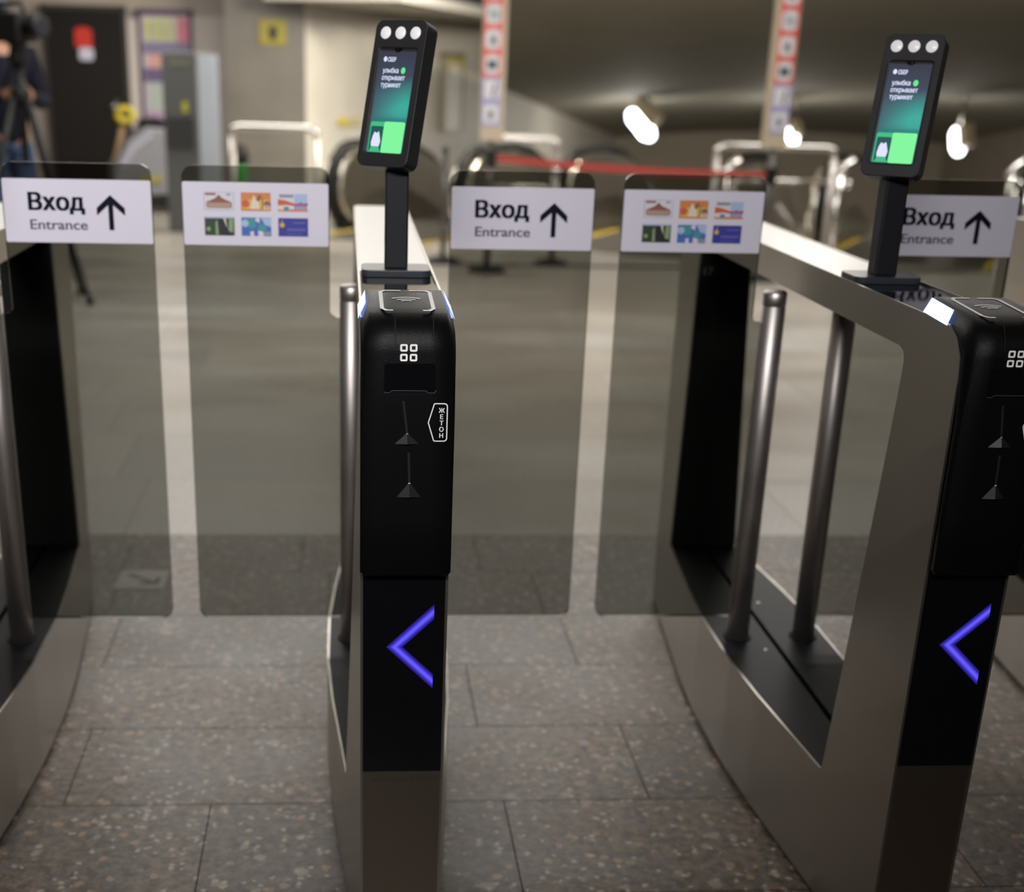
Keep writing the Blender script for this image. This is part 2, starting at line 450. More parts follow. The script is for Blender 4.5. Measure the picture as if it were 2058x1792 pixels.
def head_casing(bm):
    rows = []
    n = len(HEAD)
    for k, (y, z) in enumerate(HEAD):
        d = Vector((HEAD[min(k+1, n-1)][0]-HEAD[max(k-1, 0)][0], HEAD[min(k+1, n-1)][1]-HEAD[max(k-1, 0)][1])).normalized()
        nin = Vector((d.y, -d.x))            # towards the inside of the casing
        if k >= n-5: nin = Vector((0, -1))
        c = .004 if z < 1.0 else lerp(.004, .025, min(1, (z-1.0)/.07))
        wi = .0615 if z < 1.0 else lerp(.0615, .0535, min(1, (z-1.0)/.07))
        wo = .0655 if z > .72 else .062
        p1 = Vector((y, z)) + nin*c*.4; p2 = Vector((y, z)) + nin*c
        p3 = Vector((y, z)) + nin*(c+.012)
        sect = [(-wo+.0005, p3), (-wo, p2), (-wi, Vector((y, z))), (-wi*.5, Vector((y, z))), (0, Vector((y, z))), (wi*.5, Vector((y, z))), (wi, Vector((y, z))), (wo, p2), (wo-.0005, p3)]
        rows.append([bm.verts.new((x, p.x, p.y)) for x, p in sect])
    for r0, r1 in zip(rows, rows[1:]):
        for k in range(len(r0)-1):
            f = bm.faces.new((r0[k], r0[k+1], r1[k+1], r1[k])); f.smooth = True
    bm.faces.new(rows[0][::-1]); bm.faces.new(rows[-1])

def top_z(y): return lerp(1.0914, 1.1000, (y+.845)/(.845-.71)) if y > -.845 else 1.0914

def onfront(y):  return lambda u, v, w: (u, y-w, v)

def polyline_strip(bm, pts, wd, place, mi=0, closed=False):
    n = len(pts); L_, R_ = [], []
    for k in range(n):
        p = Vector(pts[k])
        a = Vector(pts[k-1]) if (k or closed) else None; b = Vector(pts[(k+1) % n]) if (k < n-1 or closed) else None
        d1 = (p-a).normalized() if a is not None else None; d2 = (b-p).normalized() if b is not None else None
        d = ((d1 or d2)+(d2 or d1)).normalized(); nn = Vector((-d.y, d.x))
        m = 1/max(.4, nn.dot(Vector((-(d1 or d2).y, (d1 or d2).x))))
        L_.append(bm.verts.new(place(*(p+nn*wd/2*m), 0))); R_.append(bm.verts.new(place(*(p-nn*wd/2*m), 0)))
    for k in range(n if closed else n-1):
        j = (k+1) % n; f = bm.faces.new((L_[k], L_[j], R_[j], R_[k])); f.material_index = mi

CARDS = None
def rect(bm, u0, u1, v0, v1, place, lay, mi): 
    w = .0002*lay; quad(bm, [place(u0, v0, w), place(u1, v0, w), place(u1, v1, w), place(u0, v1, w)], mi)
def poly(bm, pts, place, lay, mi):
    w = .0002*lay; quad(bm, [place(u, v, w) for u, v in pts], mi)

def sign_plate(bm, u0, u1, v0, v1, yf):
    pts = rounded([(u0, v0), (u1, v0), (u1, v1), (u0, v1)], .003, 3)
    prism(bm, pts, yf, yf-.0012)

SIGNM = [M['white'], M['ink'], M['ink2']]
def entrance_sign(u0, u1, v0, v1, yf, parent):
    bm = bmesh.new(); sign_plate(bm, u0, u1, v0, v1, yf); pl = onfront(yf-.0012); w, h = u1-u0, v1-v0
    U = lambda t: u0+w*t
    V = lambda t: v1-h*t
    text_mesh(bm, 'Вход', U(.172), V(.486), h*.275, w*.37, .055, pl, 1, .73)
    text_mesh(bm, 'Entrance', U(.172), V(.79), h*.155, w*.385, .028, pl, 2, .70)
    # arrow
    cx = U(.722); t = .0105
    rect(bm, cx-t*.45, cx+t*.45, V(.79), V(.30), pl, 2, 1)
    tip = (cx, V(.235)); e = .0265
    for s in (-1, 1):
        poly(bm, [tip, (cx, V(.235)-.0145), (cx+s*e, V(.53)-.0035), (cx+s*e, V(.53)+.0105)], pl, 3, 1)
    o = obj('entrance_sign', bm, SIGNM, parent); return o

def cm(n, c): 
    if n not in M: M[n] = mat(n, c, .5)
    return M[n]
CARDM = [M['white'], cm('card_pale', (.62, .60, .66)), cm('card_brown', (.24, .085, .07)), cm('card_orange', (.58, .20, .06)), cm('card_yellow', (.62, .42, .06)),
         cm('card_cream', (.68, .60, .48)), cm('card_red', (.55, .10, .05)), cm('card_sky', (.36, .46, .66)), cm('card_blue', (.05, .13, .42)),
         cm('card_dgreen', (.022, .04, .022)), cm('card_lgreen', (.22, .30, .15)), cm('card_black', (.008, .008, .012)), cm('card_teal', (.05, .26, .30)),
         cm('card_navy', (.03, .035, .27)), cm('card_lilac', (.14, .13, .42)), cm('card_grey', (.25, .27, .33))]
PALE, BROWN, ORANGE, YEL, CREAM, RED, SKY, BLUE, DG, LG, BLK, TEAL, NAVY, LIL, GRY = range(1, 16)
def cards_sign(u0, u1, v0, v1, yf, parent):
    bm = bmesh.new(); sign_plate(bm, u0, u1, v0, v1, yf); pl = onfront(yf-.0012); w, h = u1-u0, v1-v0
    cols = [(.145, .35), (.398, .603), (.652, .858)]; rows = [(.155, .445), (.55, .845)]
    def card(c, r):
        x0, x1 = u0+w*cols[c][0], u0+w*cols[c][1]; y1, y0 = v1-h*rows[r][0], v1-h*rows[r][1]
        return lambda a, b: (lerp(x0, x1, a), lerp(y0, y1, b))
    def rc(k, a0, a1, b0, b1, lay, mi):
        p, q = k(a0, b0), k(a1, b1); rect(bm, p[0], q[0], p[1], q[1], pl, lay, mi)
    def pg(k, pts, lay, mi): poly(bm, [k(*p) for p in pts], pl, lay, mi)
    def disc(k, c, r, lay, mi, n=12): pg(k, [(c[0]+r*math.cos(2*PI*i/n)*.62, c[1]+r*math.sin(2*PI*i/n)) for i in range(n)], lay, mi)
    k = card(0, 0); rc(k, 0, 1, 0, 1, 2, GRY); rc(k, .015, .985, .02, .98, 3, PALE)
    rc(k, .05, .4, .82, .94, 4, BROWN); rc(k, .75, .9, .82, .92, 4, GRY)
    pg(k, [(.08, .3), (.92, .3), (.92, .45), (.62, .66), (.5, .86), (.38, .66), (.08, .45)], 4, BROWN)
    pg(k, [(.1, .12), (.9, .12), (.94, .32), (.06, .32)], 5, BROWN)
    for i in range(11): rc(k, .12+i*.072, .145+i*.072, .14, .42, 6, CREAM)
    k = card(1, 0); rc(k, 0, 1, 0, 1, 2, ORANGE); rc(k, .05, .95, .08, .62, 3, YEL)
    pg(k, [(.3, .1), (.42, .86), (.6, .5), (.62, .1)], 4, CREAM); pg(k, [(.5, .6), (.62, .9), (.7, .8), (.6, .5)], 5, BROWN)
    disc(k, (.15, .4), .22, 5, RED); disc(k, (.88, .35), .2, 5, BROWN); rc(k, .7, .74, .1, .7, 5, BROWN); rc(k, .05, .95, 0, .1, 4, ORANGE)
    for i in range(5): rc(k, .74+i*.05, .765+i*.05, .06, .3+.05*(i % 2), 6, CREAM)
    k = card(2, 0); rc(k, 0, 1, 0, 1, 2, PALE); rc(k, .05, .52, .75, .93, 3, GRY); rc(k, .55, .98, .35, .96, 3, SKY)
    pg(k, [(0, .32), (.3, .36), (.55, .3), (1, .3), (1, .48), (.55, .44), (.2, .62), (0, .66)], 4, RED); rc(k, 0, 1, .0, .12, 4, ORANGE); rc(k, .2, .36, .05, .26, 5, TEAL)
    for i in range(5): rc(k, .56+i*.085, .61+i*.085, .12, .36+.08*(i % 3), 5, BLUE)
    rc(k, .04, .16, .08, .3, 5, CREAM)
    k = card(0, 1); rc(k, 0, 1, 0, 1, 2, DG); pg(k, [(.36, .05), (.46, .05), (.43, .85), (.36, .7)], 3, LG); pg(k, [(.62, .3), (.75, .35), (.7, .98), (.63, .98)], 3, CREAM)
    pg(k, [(.78, .2), (.95, .2), (.97, .9), (.82, .9)], 3, LG); pg(k, [(.48, 0), (.95, 0), (.75, .38), (.62, .98), (.45, .98), (.5, .5)], 4, BLK); disc(k, (.13, .35), .12, 5, LG)
    rc(k, .02, .98, .93, .99, 5, SKY)
    k = card(1, 1); rc(k, 0, 1, 0, 1, 2, BLUE); pg(k, [(.05, .95), (.45, .95), (.5, .5), (.3, .4), (.15, .6)], 3, TEAL); pg(k, [(.5, .98), (.62, .98), (.6, .7), (.45, .85)], 4, PALE)
    disc(k, (.12, .68), .2, 4, SKY); disc(k, (.7, .45), .24, 4, TEAL); pg(k, [(.3, 0), (.42, 0), (.4, .28), (.28, .22)], 5, PALE)
    pg(k, [(.56, 0), (.75, 0), (.72, .24), (.56, .3)], 5, PALE); rc(k, .75, .98, .05, .24, 5, GRY); pg(k, [(.65, .98), (1, .98), (1, .5), (.8, .6)], 3, SKY)
    k = card(2, 1); rc(k, 0, 1, 0, 1, 2, NAVY); disc(k, (.13, .62), .13, 3, YEL); rc(k, .12, .14, .72, .92, 3, YEL)
    rc(k, .48, .92, .72, .78, 3, LIL)
    for i in range(7): rc(k, .3+i*.09, .36+i*.09, .3, .44, 3, LIL)
    rc(k, .3, .8, .12, .15, 3, LIL)
    return obj('transit_card_sign', bm, CARDM, parent)

ZG0, ZG1 = .296, 1.220
def wing(s, sign, parent):
    """one glass leaf standing out from the pole on side s (in local x)"""
    pts = [(.091, ZG0), (.3965, ZG0), (.3965, ZG1), (.1165, ZG1), (.1165, .937), (.091, .937)]
    pts = rounded([(s*a, b) for a, b in pts], [0, .022, .022, .022, .012, .0], 6)
    bm = bmesh.new(); prism(bm, pts, -.005, .005, mi=0, edge_mi=1)
    g = obj('glass_wing', bm, [M['glass'], M['glass_edge']], parent)
    u0, u1 = (s*.1185, s*.3955) if s > 0 else (s*.3955, s*.1185)
    if sign == 'entrance': entrance_sign(u0, u1, 1.0735, 1.1905, -.005, g)
    else: cards_sign(u0, u1, 1.0735, 1.1905, -.005, g)
    return g

def chevron(parent):
    bm = bmesh.new(); pl = onfront(-.8492)
    # arms as bands across their width
    tip, xr = -.026, .0448; zc = .594
    n = 10; L_ = 14
    for s in (1, -1):
        rows = []
        for j in range(n+1):
            t = j/n                       # 0 outer edge .. 1 inner edge
            row = []
            xt = tip + .0245*t
            for i in range(L_+1):
                x = lerp(xt, xr, i/L_); z = zc + s*(x-xt)*(.0685/.0708)
                row.append(bm.verts.new(pl(x, z, 0)))
            rows.append(row)
        for r0, r1 in zip(rows, rows[1:]):
            for k in range(L_): bm.faces.new((r0[k], r0[k+1], r1[k+1], r1[k]))
    o = obj('arrow_light', bm, M['chev'], parent)
    def glow(co):
        x, z = co.x, abs(co.z-zc)
        t = ((x - tip) - z/(.0685/.0708))/.0245
        b = math.exp(-((t-.5)/.30)**2)
        return (.015+.13*b**2, .01+.10*b**2, .10+.92*b)
    set_glow(o, glow); return o

def head_decals(parent):
    pl = lambda u, v, w: (u, v, top_z(v)+.0006+w)
    bm = bmesh.new()
    for s in (-1, 1):
        polyline_strip(bm, [(s*.006, -.717), (s*.030, -.717), (s*.0355, -.726), (s*.0355, -.828), (s*.030, -.839), (s*.0205, -.839)], .0055, pl, 0)
        for y in (-.717, -.839): pass
    for k, (r, a) in enumerate(((.030, .72), (.020, .72), (.011, .72))):
        polyline_strip(bm, [(r*math.sin(q), -.792+r*math.cos(q)*1.05) for q in [a*(i/6-1) if False else -a+2*a*i/8 for i in range(9)]], .0042, pl, 0)
    obj('contactless_marking', bm, M['print'], parent)

def square_icon(parent):
    bm = bmesh.new(); pl = onfront(-.8776)
    for a in (-.0066, .0066):
        for b in (1.0349, 1.0481):
            polyline_strip(bm, rounded([(a-.0038, b-.0038), (a+.0038, b-.0038), (a+.0038, b+.0038), (a-.0038, b+.0038)], .001, 2), .0026, pl, 0, True)
    obj('scan_symbol', bm, M['print'], parent)

def token_label(parent):
    bm = bmesh.new(); pl = onfront(-.8776)
    polyline_strip(bm, rounded([(.0285, .9445), (.0365, .9715), (.0545, .9715), (.0545, .9185), (.0365, .9185)], [.002, .002, .004, .004, .002], 3), .0015, pl, 0, True)
    for k, ch in enumerate('ЖЕТОН'):
        text_mesh(bm, ch, .0468, .9590-k*.0089, .0062, None, .03, pl, 0, .7, 'CENTER')
    obj('token_label', bm, M['print'], parent)

def front_details(parent):
    # scanner window, slots and their little scoops on the black head
    pl = onfront(-.8774)
    bm = bmesh.new()
    prism(bm, rounded([(-.033, .988), (.037, .988), (.037, 1.027), (-.033, 1.027)], .004, 3), -.8774, -.8782); obj('scanner_window', bm, M['gloss'], parent)
    bm = bmesh.new(); polyline_strip(bm, [(-.033, .9865), (-.026, .9865), (-.022, .9895), (.024, .9895), (.028, .9865), (.036, .9865), (.0385, .990)], .0009, onfront(-.8786), 0)
    obj('window_lip', bm, mat('lip_edge', (.05, .05, .05), .4) if 'lip' not in M else M['lip'], parent)
    for (x0, z0, x1, z1, zt) in ((-.0065, .975, -.0005, .929, .914), (.002, .902, .0035, .858, .837)):
        bm = bmesh.new(); polyline_strip(bm, [(x0, z0), (x1, z1)], .0034, pl, 0)
        quad(bm, [(x1-.0012, -.8779, z1), (x1+.0012, -.8779, z1), (x1+.0012, -.8779, z1-.002), (x1-.0012, -.8779, z1-.002)], 1)
        v = [(x1, -.8775, z1+.001), (x1-.0175, -.8775, zt), (x1+.0165, -.8775, zt), (x1, -.8835, zt+.001)]
        V = [bm.verts.new(p) for p in v]
        for f in ((0, 1, 3), (0, 3, 2), (1, 2, 3)): bm.faces.new([V[i] for i in f]).material_index = 2
        obj('coin_slot', bm, [M['seam'], M['print'], M['scoop']], parent)
    for x in (-.0185, .0335):
        bm = bmesh.new()
        pts = [(-.8405, 1.0905), (-.85, 1.0893), (-.862, 1.084), (-.872, 1.069), (-.877, 1.05)]
        for (ya, za), (yb, zb) in zip(pts, pts[1:]):
            quad(bm, [(x-.0006, ya-.0012, za+.0014), (x+.0006, ya-.0012, za+.0014), (x+.0006, yb-.0014, zb+.0008), (x-.0006, yb-.0014, zb+.0008)])
        obj('seam', bm, M['seam'], parent)
M['lip'] = mat('lip_edge', (.06, .06, .06), .4); M['scoop'] = mat('slot_scoop', (.012, .012, .014), .45, spec=.3)

def reader(parent):
    # square post on a dark plate, with the face terminal turned to the lane on its left
    bm = bmesh.new(); prism(bm, rounded([(-.0585, -.392), (.0585, -.392), (.0585, -.302), (-.0585, -.302)], .014, 4), 1.0717, 1.0835, 'xy')
    obj('mounting_plate', bm, M['plate'], parent, bevel=.0015)
    bm = bmesh.new(); bx(bm, -.0195, .0195, -.3695, -.3305, 1.083, 1.30)
    obj('reader_post', bm, M['plastic'], parent, bevel=.003)
    w, hgt, d = .098, .232, .034
    th = math.radians(35); tl = math.radians(15.5)
    Rm = Matrix.Rotation(-th, 4, 'Z') @ Matrix.Rotation(-tl, 4, 'X')
    pts = rounded([(-w/2, 0), (w/2, 0), (w/2, hgt), (-w/2, hgt)], .014, 5)
    T = Matrix.Translation((-.0285, -.392, 1.250)) @ Rm
    bm = bmesh.new()
    # housing with a raised rim round the screen
    A = [bm.verts.new((x, 0, z)) for x, z in pts]; B = [bm.verts.new((x, d, z)) for x, z in pts]
    sp = rounded([(-.0375, .020), (.0375, .020), (.0375, .188), (-.0375, .188)], .006, 5)
    C_ = [bm.verts.new((x, 0, z)) for x, z in sp]; D_ = [bm.verts.new((x, .0035, z)) for x, z in sp]
    n = len(pts)
    for k in range(n):
        j = (k+1) % n
        bm.faces.new((A[k], B[k], B[j], A[j])); bm.faces.new((A[k], A[j], C_[j], C_[k])); bm.faces.new((C_[k], C_[j], D_[j], D_[k]))
    bm.faces.new(B[::-1]); bm.faces.new(D_)
    # camera boss in the rim's middle
    bm.transform(T)
    body = obj('face_reader', bm, M['shell'], parent, bevel=.0015)
    def P(u, v, w_): return tuple(T @ Vector((u, .0030-w_, v)))
    # screen picture as a grid that glows
    bm = bmesh.new(); nx, nz = 14, 36; g = []
    uv = {}
    x0, x1, z0, z1 = -.0345, .0345, .0225, .1835
    for j in range(nz+1):
        row = []
        for i in range(nx+1):
            v = bm.verts.new(P(lerp(x0, x1, i/nx), lerp(z0, z1, j/nz), 0)); row.append(v)
        g.append(row)
    for j in range(nz):
        for i in range(nx): bm.faces.new((g[j][i], g[j][i+1], g[j+1][i+1], g[j+1][i]))
    o = obj('screen', bm, M['screen'], body)
    me = o.data; ca = me.color_attributes.new('glow', 'FLOAT_COLOR', 'POINT'); idx = 0
    for j in range(nz+1):
        for i in range(nx+1):
            u, v = i/nx, j/nz
            top = Vector((.040, .040, .065)); mid = Vector((.055, .085, .13)); teal = Vector((.045, .40, .33)); low = Vector((.01, .19, .17))
            c = top.lerp(mid, min(1, max(0, (1-v)/.45)))
            k = max(0, 1-abs((v-.42-.06*(u-.5))/.30)) * min(1, .12+u*1.1)
            c = c.lerp(teal, min(1, k*1.15))
            if v < .34: c = c.lerp(low, .6)
            ca.data[idx].color = (*c, 1); idx += 1
    # picture elements on the screen
    bm = bmesh.new()
    def R_(u0, u1, v0, v1, lay, mi, r=.003):
        p = rounded([(lerp(x0, x1, a), lerp(z0, z1, b)) for a, b in ((u0, v0), (u1, v0), (u1, v1), (u0, v1))], r, 3)
        quad(bm, [P(a, b, .0002*lay) for a, b in p], mi)
    R_(.02, .98, .005, .305, 1, 3); R_(.05, .40, .012, .26, 2, 4, .002); R_(.40, .985, .0, .308, 2, 1)
    def blob(pts, lay, mi): quad(bm, [P(lerp(x0, x1, a), lerp(z0, z1, b), .0002*lay) for a, b in pts], mi)
    blob([(.12, .05), (.33, .05), (.36, .11), (.31, .18), (.28, .21), (.23, .19), (.17, .205), (.13, .17), (.10, .10)], 3, 2)
    blob([(.08, .01), (.38, .01), (.33, .06), (.12, .06)], 4, 3)
    obj('screen_card', bm, SCRM, body)
    bm = bmesh.new()
    tp = lambda u, v, w_: P(u, v, w_+.0004)
    X = lambda t: lerp(x0, x1, t)
    Z = lambda t: lerp(z0, z1, t)
    text_mesh(bm, 'улыбка', X(.14), Z(.785), .0082, .030, .03, tp, 2, .73)
    text_mesh(bm, 'открывает', X(.14), Z(.715), .0082, .044, .03, tp, 2, .73)
    text_mesh(bm, 'турникет', X(.14), Z(.645), .0082, .038, .03, tp, 2, .73)
    text_mesh(bm, 'СБЕР', X(.24), Z(.895), .0070, .015, .04, tp, 2, .73)
    quad(bm, [tp(X(.16)+.0034*math.cos(2*PI*k/12), Z(.92)+.0042*math.sin(2*PI*k/12), 0) for k in range(12)], 2)
    quad(bm, [tp(X(.70)+.0042*math.cos(2*PI*k/12), Z(.81)+.0052*math.sin(2*PI*k/12), 0) for k in range(12)], 5)
    obj('screen_text', bm, SCRM, body)
    for k in (-1, 0, 1):
        bm = bmesh.new()
        lathe(bm, [(.0098, 0), (.0098, .0008), (.0088, .0018), (.0001, .0024)], 20)
        bm.transform(T @ Matrix.Translation((k*.0285, 0, .211)) @ Matrix.Rotation(PI/2, 4, 'X')); obj('lamp', bm, M['lens'], body)
    bm = bmesh.new(); quad(bm, [P(a, b, .0032) for a, b in ((-.008, .188), (.008, .188), (.004, .181), (-.004, .181))]); lathe_c = T @ Vector((0, -.0008, .185))
    bmesh.ops.create_uvsphere(bm, u_segments=10, v_segments=6, radius=.0018, matrix=Matrix.Translation(lathe_c))
    obj('camera_eye', bm, M['gloss'], body)
def em(n, c, s): return mat(n, (.01, .01, .01), .3, emit=c, estr=s)
SCRM = [em('scr_dark', (.02, .03, .05), 1), em('scr_green', (.22, .92, .34), 1.0), em('scr_white', (.74, .78, 1.0), 1.0), em('scr_green_edge', (.05, .50, .22), 1), em('scr_teal_dark', (.012, .085, .09), 1), em('scr_dot', (.12, .85, .30), 1)]
M['shell'] = mat('reader_shell', (.017, .0165, .018), .45, spec=.4)
M['plate'] = mat('dark_plate', (.03, .034, .042), .3)

def turnstile(label, x, left=None, right=None, number=None):
    t = thing('turnstile', label, 'turnstile', (x, 0, 0), 0, 'turnstiles of the entrance line')
    for s in (-1, 1):
        bm = bmesh.new(); side_panel(bm, s); obj('side_panel', bm, M['steel'], t)
    # lining of the opening: base cover and inner faces of both legs, underside of the beam
    def iy(z): return lerp(.609, .658, (z-ZB)/(1.012-ZB))
    bm = bmesh.new()
    lining(bm, [(iy(z), z) for z in (1.012, .9, .75, .6, .45, .35, ZB)]); obj('inner_leg_cover', bm, M['gloss'] if False else M['black'], t)
    bm = bmesh.new(); lining(bm, [(-iy(z), z) for z in (1.012, .9, .75, .6, .45, .35, ZB)]); obj('inner_leg_cover', bm, M['black'], t)
    bm = bmesh.new(); lining(bm, [(y, 1.013) for y in (-.655, -.3, 0, .3, .655)]); obj('beam_underside', bm, M['black'], t)
    bm = bmesh.new()
    ys = [-.609, -.5, -.4, -.3, -.2, -.13, 0, .13, .2, .3, .4, .5, .609]
    for s in (-1, 1):        # two cover plates with a dark gap between
        prev = None
        for y in ys:
            w = side_w(y, ZB)-.0042
            cur = [bm.verts.new(p) for p in ((s*.006, y, ZB-.001), (s*w, y, ZB-.001), (s*.006, y, ZB-.03))]
            if prev:
                bm.faces.new((prev[0], prev[1], cur[1], cur[0])); bm.faces.new((prev[0], cur[0], cur[2], prev[2]))
            prev = cur
    obj('base_cover', bm, M['dark'], t)
    bm = bmesh.new(); bx(bm, -.0065, .0065, -.609, .609, ZB-.035, ZB-.03); obj('cover_gap', bm, M['seam'], t)
    for (sx, sy) in ((-.032, -.075), (.032, .2)):
        bm = bmesh.new(); lathe(bm, [(.0055, 0), (.0055, .0012), (.004, .0024), (.0001, .0026)], 14, (sx, sy, ZB-.001)); obj('screw', bm, M['screw'], t)
    # beam top
    bm = bmesh.new(); bx(bm, -.0612, .0612, -.33, .835, 1.058, 1.0735); obj('beam_top', bm, M['steel_top'], t)
    bm = bmesh.new(); bx(bm, -.0612, .0612, -.700, -.331, 1.058, 1.0715); obj('glass_inlay', bm, M['recess'], t)
    bm = bmesh.new(); bx(bm, -.060, .060, .8445, .8475, .012, 1.062); obj('rear_panel', bm, M['dark'], t)
    # front: lower steel plate, black panel, head
    bm = bmesh.new(); bx(bm, -.0605, .0605, -.8465, -.8435, .012, .3835); obj('kick_plate', bm, M['kick'], t)
    bm = bmesh.new(); text_mesh(bm, 'UNEQMOTURO', -.047, .3655, .0065, .094, -.01, onfront(-.8466), 0, .72); obj('etched_name', bm, M['etch'], t)
    bm = bmesh.new(); bx(bm, -.0605, .0605, -.8488, -.8435, .384, .716); obj('front_panel', bm, M['gloss'], t)
    chevron(t)
    bm = bmesh.new(); head_casing(bm); obj('reader_head', bm, M['head'], t)
    head_decals(t); square_icon(t); token_label(t); front_details(t)
    for s in (-1, 1):
        bm = bmesh.new()
        st = []
        for y, e in ((-.704, 0), (-.785, .008)):
            zt = top_z(y); st.append(((s*.0553, y, zt-.0030), (s*.0660, y-e, zt-.0240)))
        for d in (.0022,):
            quad(bm, [(st[0][0][0]+s*d, st[0][0][1], st[0][0][2]+d*.4), (st[1][0][0]+s*d, st[1][0][1], st[1][0][2]+d*.4), (st[1][1][0]+s*d, st[1][1][1], st[1][1][2]+d*.4), (st[0][1][0]+s*d, st[0][1][1], st[0][1][2]+d*.4)])
        obj('light_strip', bm, M['strip'], t, recalc=True)
    # poles that carry the glass
    for s, sg in ((-1, left), (1, right)):
        bm = bmesh.new(); r = .0238
        lathe(bm, [(r, ZB-.03), (r, .968), (r-.0012, .969), (r-.0012, .971), (r, .972), (r, .996), (r-.003, 1.0), (.0001, 1.0005)], 32, (s*.0739, 0, 0))
        p = obj('gate_pole', bm, M['pole'], t)
        bm = bmesh.new(); tube(bm, [(s*.0739+.0285*math.cos(2*PI*k/24), .0285*math.sin(2*PI*k/24), ZB) for k in range(24)], .0022, 6, closed=True); obj('pole_collar', bm, M['seam'], p)
        if sg: wing(s, sg, t)
    reader(t)
    if number:
        bm = bmesh.new(); text_mesh(bm, number, -.052, .938, .020, None, .0, lambda u, v, w: (u, iy(v)-.002-w, v), 0, .7); obj('gate_number', bm, mat('number_print', (.55, .55, .55), .6), t)
    return t

turnstile('turnstile at the left edge of the photo, its front cut off', -PITCH, None, 'entrance')
turnstile('middle steel turnstile seen head on, with token label and blue arrow', 0, 'cards', 'entrance')
turnstile('large steel turnstile at the right whose side and two steel poles show through its opening', PITCH, 'cards', 'entrance', '17')
turnstile('turnstile at the far right edge, only its back leg and foot in view', 2*PITCH, 'cards', None)

# ------------------------------------------------------------------ the far side of the hall
def cylb(bm, p, q, r, n=12, mi=0): tube(bm, [p, q], r, n, mi)

# floor sticker with an arrow behind the left gate
t = thing('floor_sticker', 'grey floor sticker with a slanting arrow behind the left glass leaf', 'sticker', (-.675, 1.01, 0))
bm = bmesh.new(); bx(bm, -.07, .07, -.075, .075, .0004, .0012); obj('backing', bm, mat('sticker_grey', (.42, .41, .39), .5), t)
bm = bmesh.new(); pl = lambda u, v, w: (u, v, .0016+w)
polyline_strip(bm, [(-.045, .04), (.035, -.03)], .014, pl); polyline_strip(bm, [(-.005, -.036), (.042, -.036), (.046, .012)], .014, pl)
obj('arrow', bm, mat('sticker_ink', (.12, .115, .105), .6), t)

# door with its stickers
t = thing('door_1', 'dark brown metal door with a red sticker, beside the cameraman', 'door', (-2.84, 12.99, 0))
t['kind'] = 'structure'
bm = bmesh.new(); bx(bm, -.40, .40, -.05, .02, 0, 1.875); obj('door_leaf', bm, mat('door_paint', (.012, .0095, .008), .55, spec=.2), t)
bm = bmesh.new()
for x0, x1, z0, z1 in ((-.44, -.40, 0, 1.92), (.40, .44, 0, 1.92), (-.44, .44, 1.875, 1.92)): bx(bm, x0, x1, -.07, .02, z0, z1)
obj('door_frame', bm, mat('door_frame_paint', (.028, .022, .018), .5), t)
bm = bmesh.new(); tube(bm, [(.30, -.05, .93), (.30, -.10, .93), (.22, -.10, .93)], .014, 8); bx(bm, .27, .33, -.058, -.05, .84, 1.0); obj('handle', bm, M['chrome'], t)
bm = bmesh.new(); bx(bm, -.09, .09, -.056, -.05, 1.545, 1.72); bx(bm, -.06, .06, -.0565, -.05, 1.70, 1.74); tag(obj('door_sticker', bm, mat('red_sticker', (.60, .03, .015), .5)), 'red sticker on the upper part of the dark door', 'sticker').location = (-2.85, 12.99, -.035)
bm = bmesh.new(); prism(bm, rounded([(-.075, 1.40), (.075, 1.40), (.075, 1.525), (-.075, 1.525)], .03, 4), -.056, -.05); tag(obj('door_sticker', bm, mat('pale_sticker', (.62, .6, .72), .5)), 'pale rounded sticker below the red one on the dark door', 'sticker').location = (-2.83, 12.99, -.02)
# white jamb and panel beside the poster
wp = mat('white_panel', (.52, .47, .43), .55)
bm = bmesh.new(); bx(bm, -2.39, -2.27, 12.93, 13.0, 0, 1.80); o = struct('trim_1', bm, wp)
bm = bmesh.new(); bx(bm, -1.70, -1.325, 12.93, 13.0, 0, 1.84); o = struct('trim_2', bm, wp)

# poster
t = thing('poster', 'purple framed information poster with a yellow heading, between door and pillar', 'poster', (-1.99, 12.95, 1.34))
bm = bmesh.new()
for x0, x1, z0, z1 in ((-.29, -.25, -.56, .54), (.25, .29, -.56, .54), (-.29, .29, .50, .56), (-.29, .29, -.58, -.54)): bx(bm, x0, x1, -.03, .03, z0, z1)
obj('frame', bm, mat('poster_frame', (.075, .035, .085), .5), t)
bm = bmesh.new(); P_ = lambda u, v, w: (u, -.012-w, v)
PM = [mat('p%d' % i, c, .5) for i, c in enumerate(((.50, .46, .50), (.60, .58, .22), (.58, .20, .26), (.20, .18, .30), (.62, .34, .30), (.42, .46, .42), (.13, .10, .20), (.46, .30, .46)))]
rect(bm, -.25, .25, -.54, .50, P_, 1, 0)
for k, (a, b, c, d, mi) in enumerate(((-.22, .10, .26, .46, 1), (.12, .25, .22, .48, 2), (-.24, .24, .12, .24, 3), (-.20, -.03, -.02, .12, 4), (.0, .22, -.05, .12, 5), (-.24, .0, -.16, -.02, 6), (-.2, .02, -.46, -.18, 5), (.04, .22, -.34, -.1, 0), (-.22, .2, -.52, -.45, 7))):
    rect(bm, a, b, c, d, P_, 6+k*6, mi)
for k in range(6): rect(bm, -.20+k*.05, -.165+k*.05, .28, .44, P_, 90, 5 if k % 2 else 1)
obj('picture', bm, PM, t)

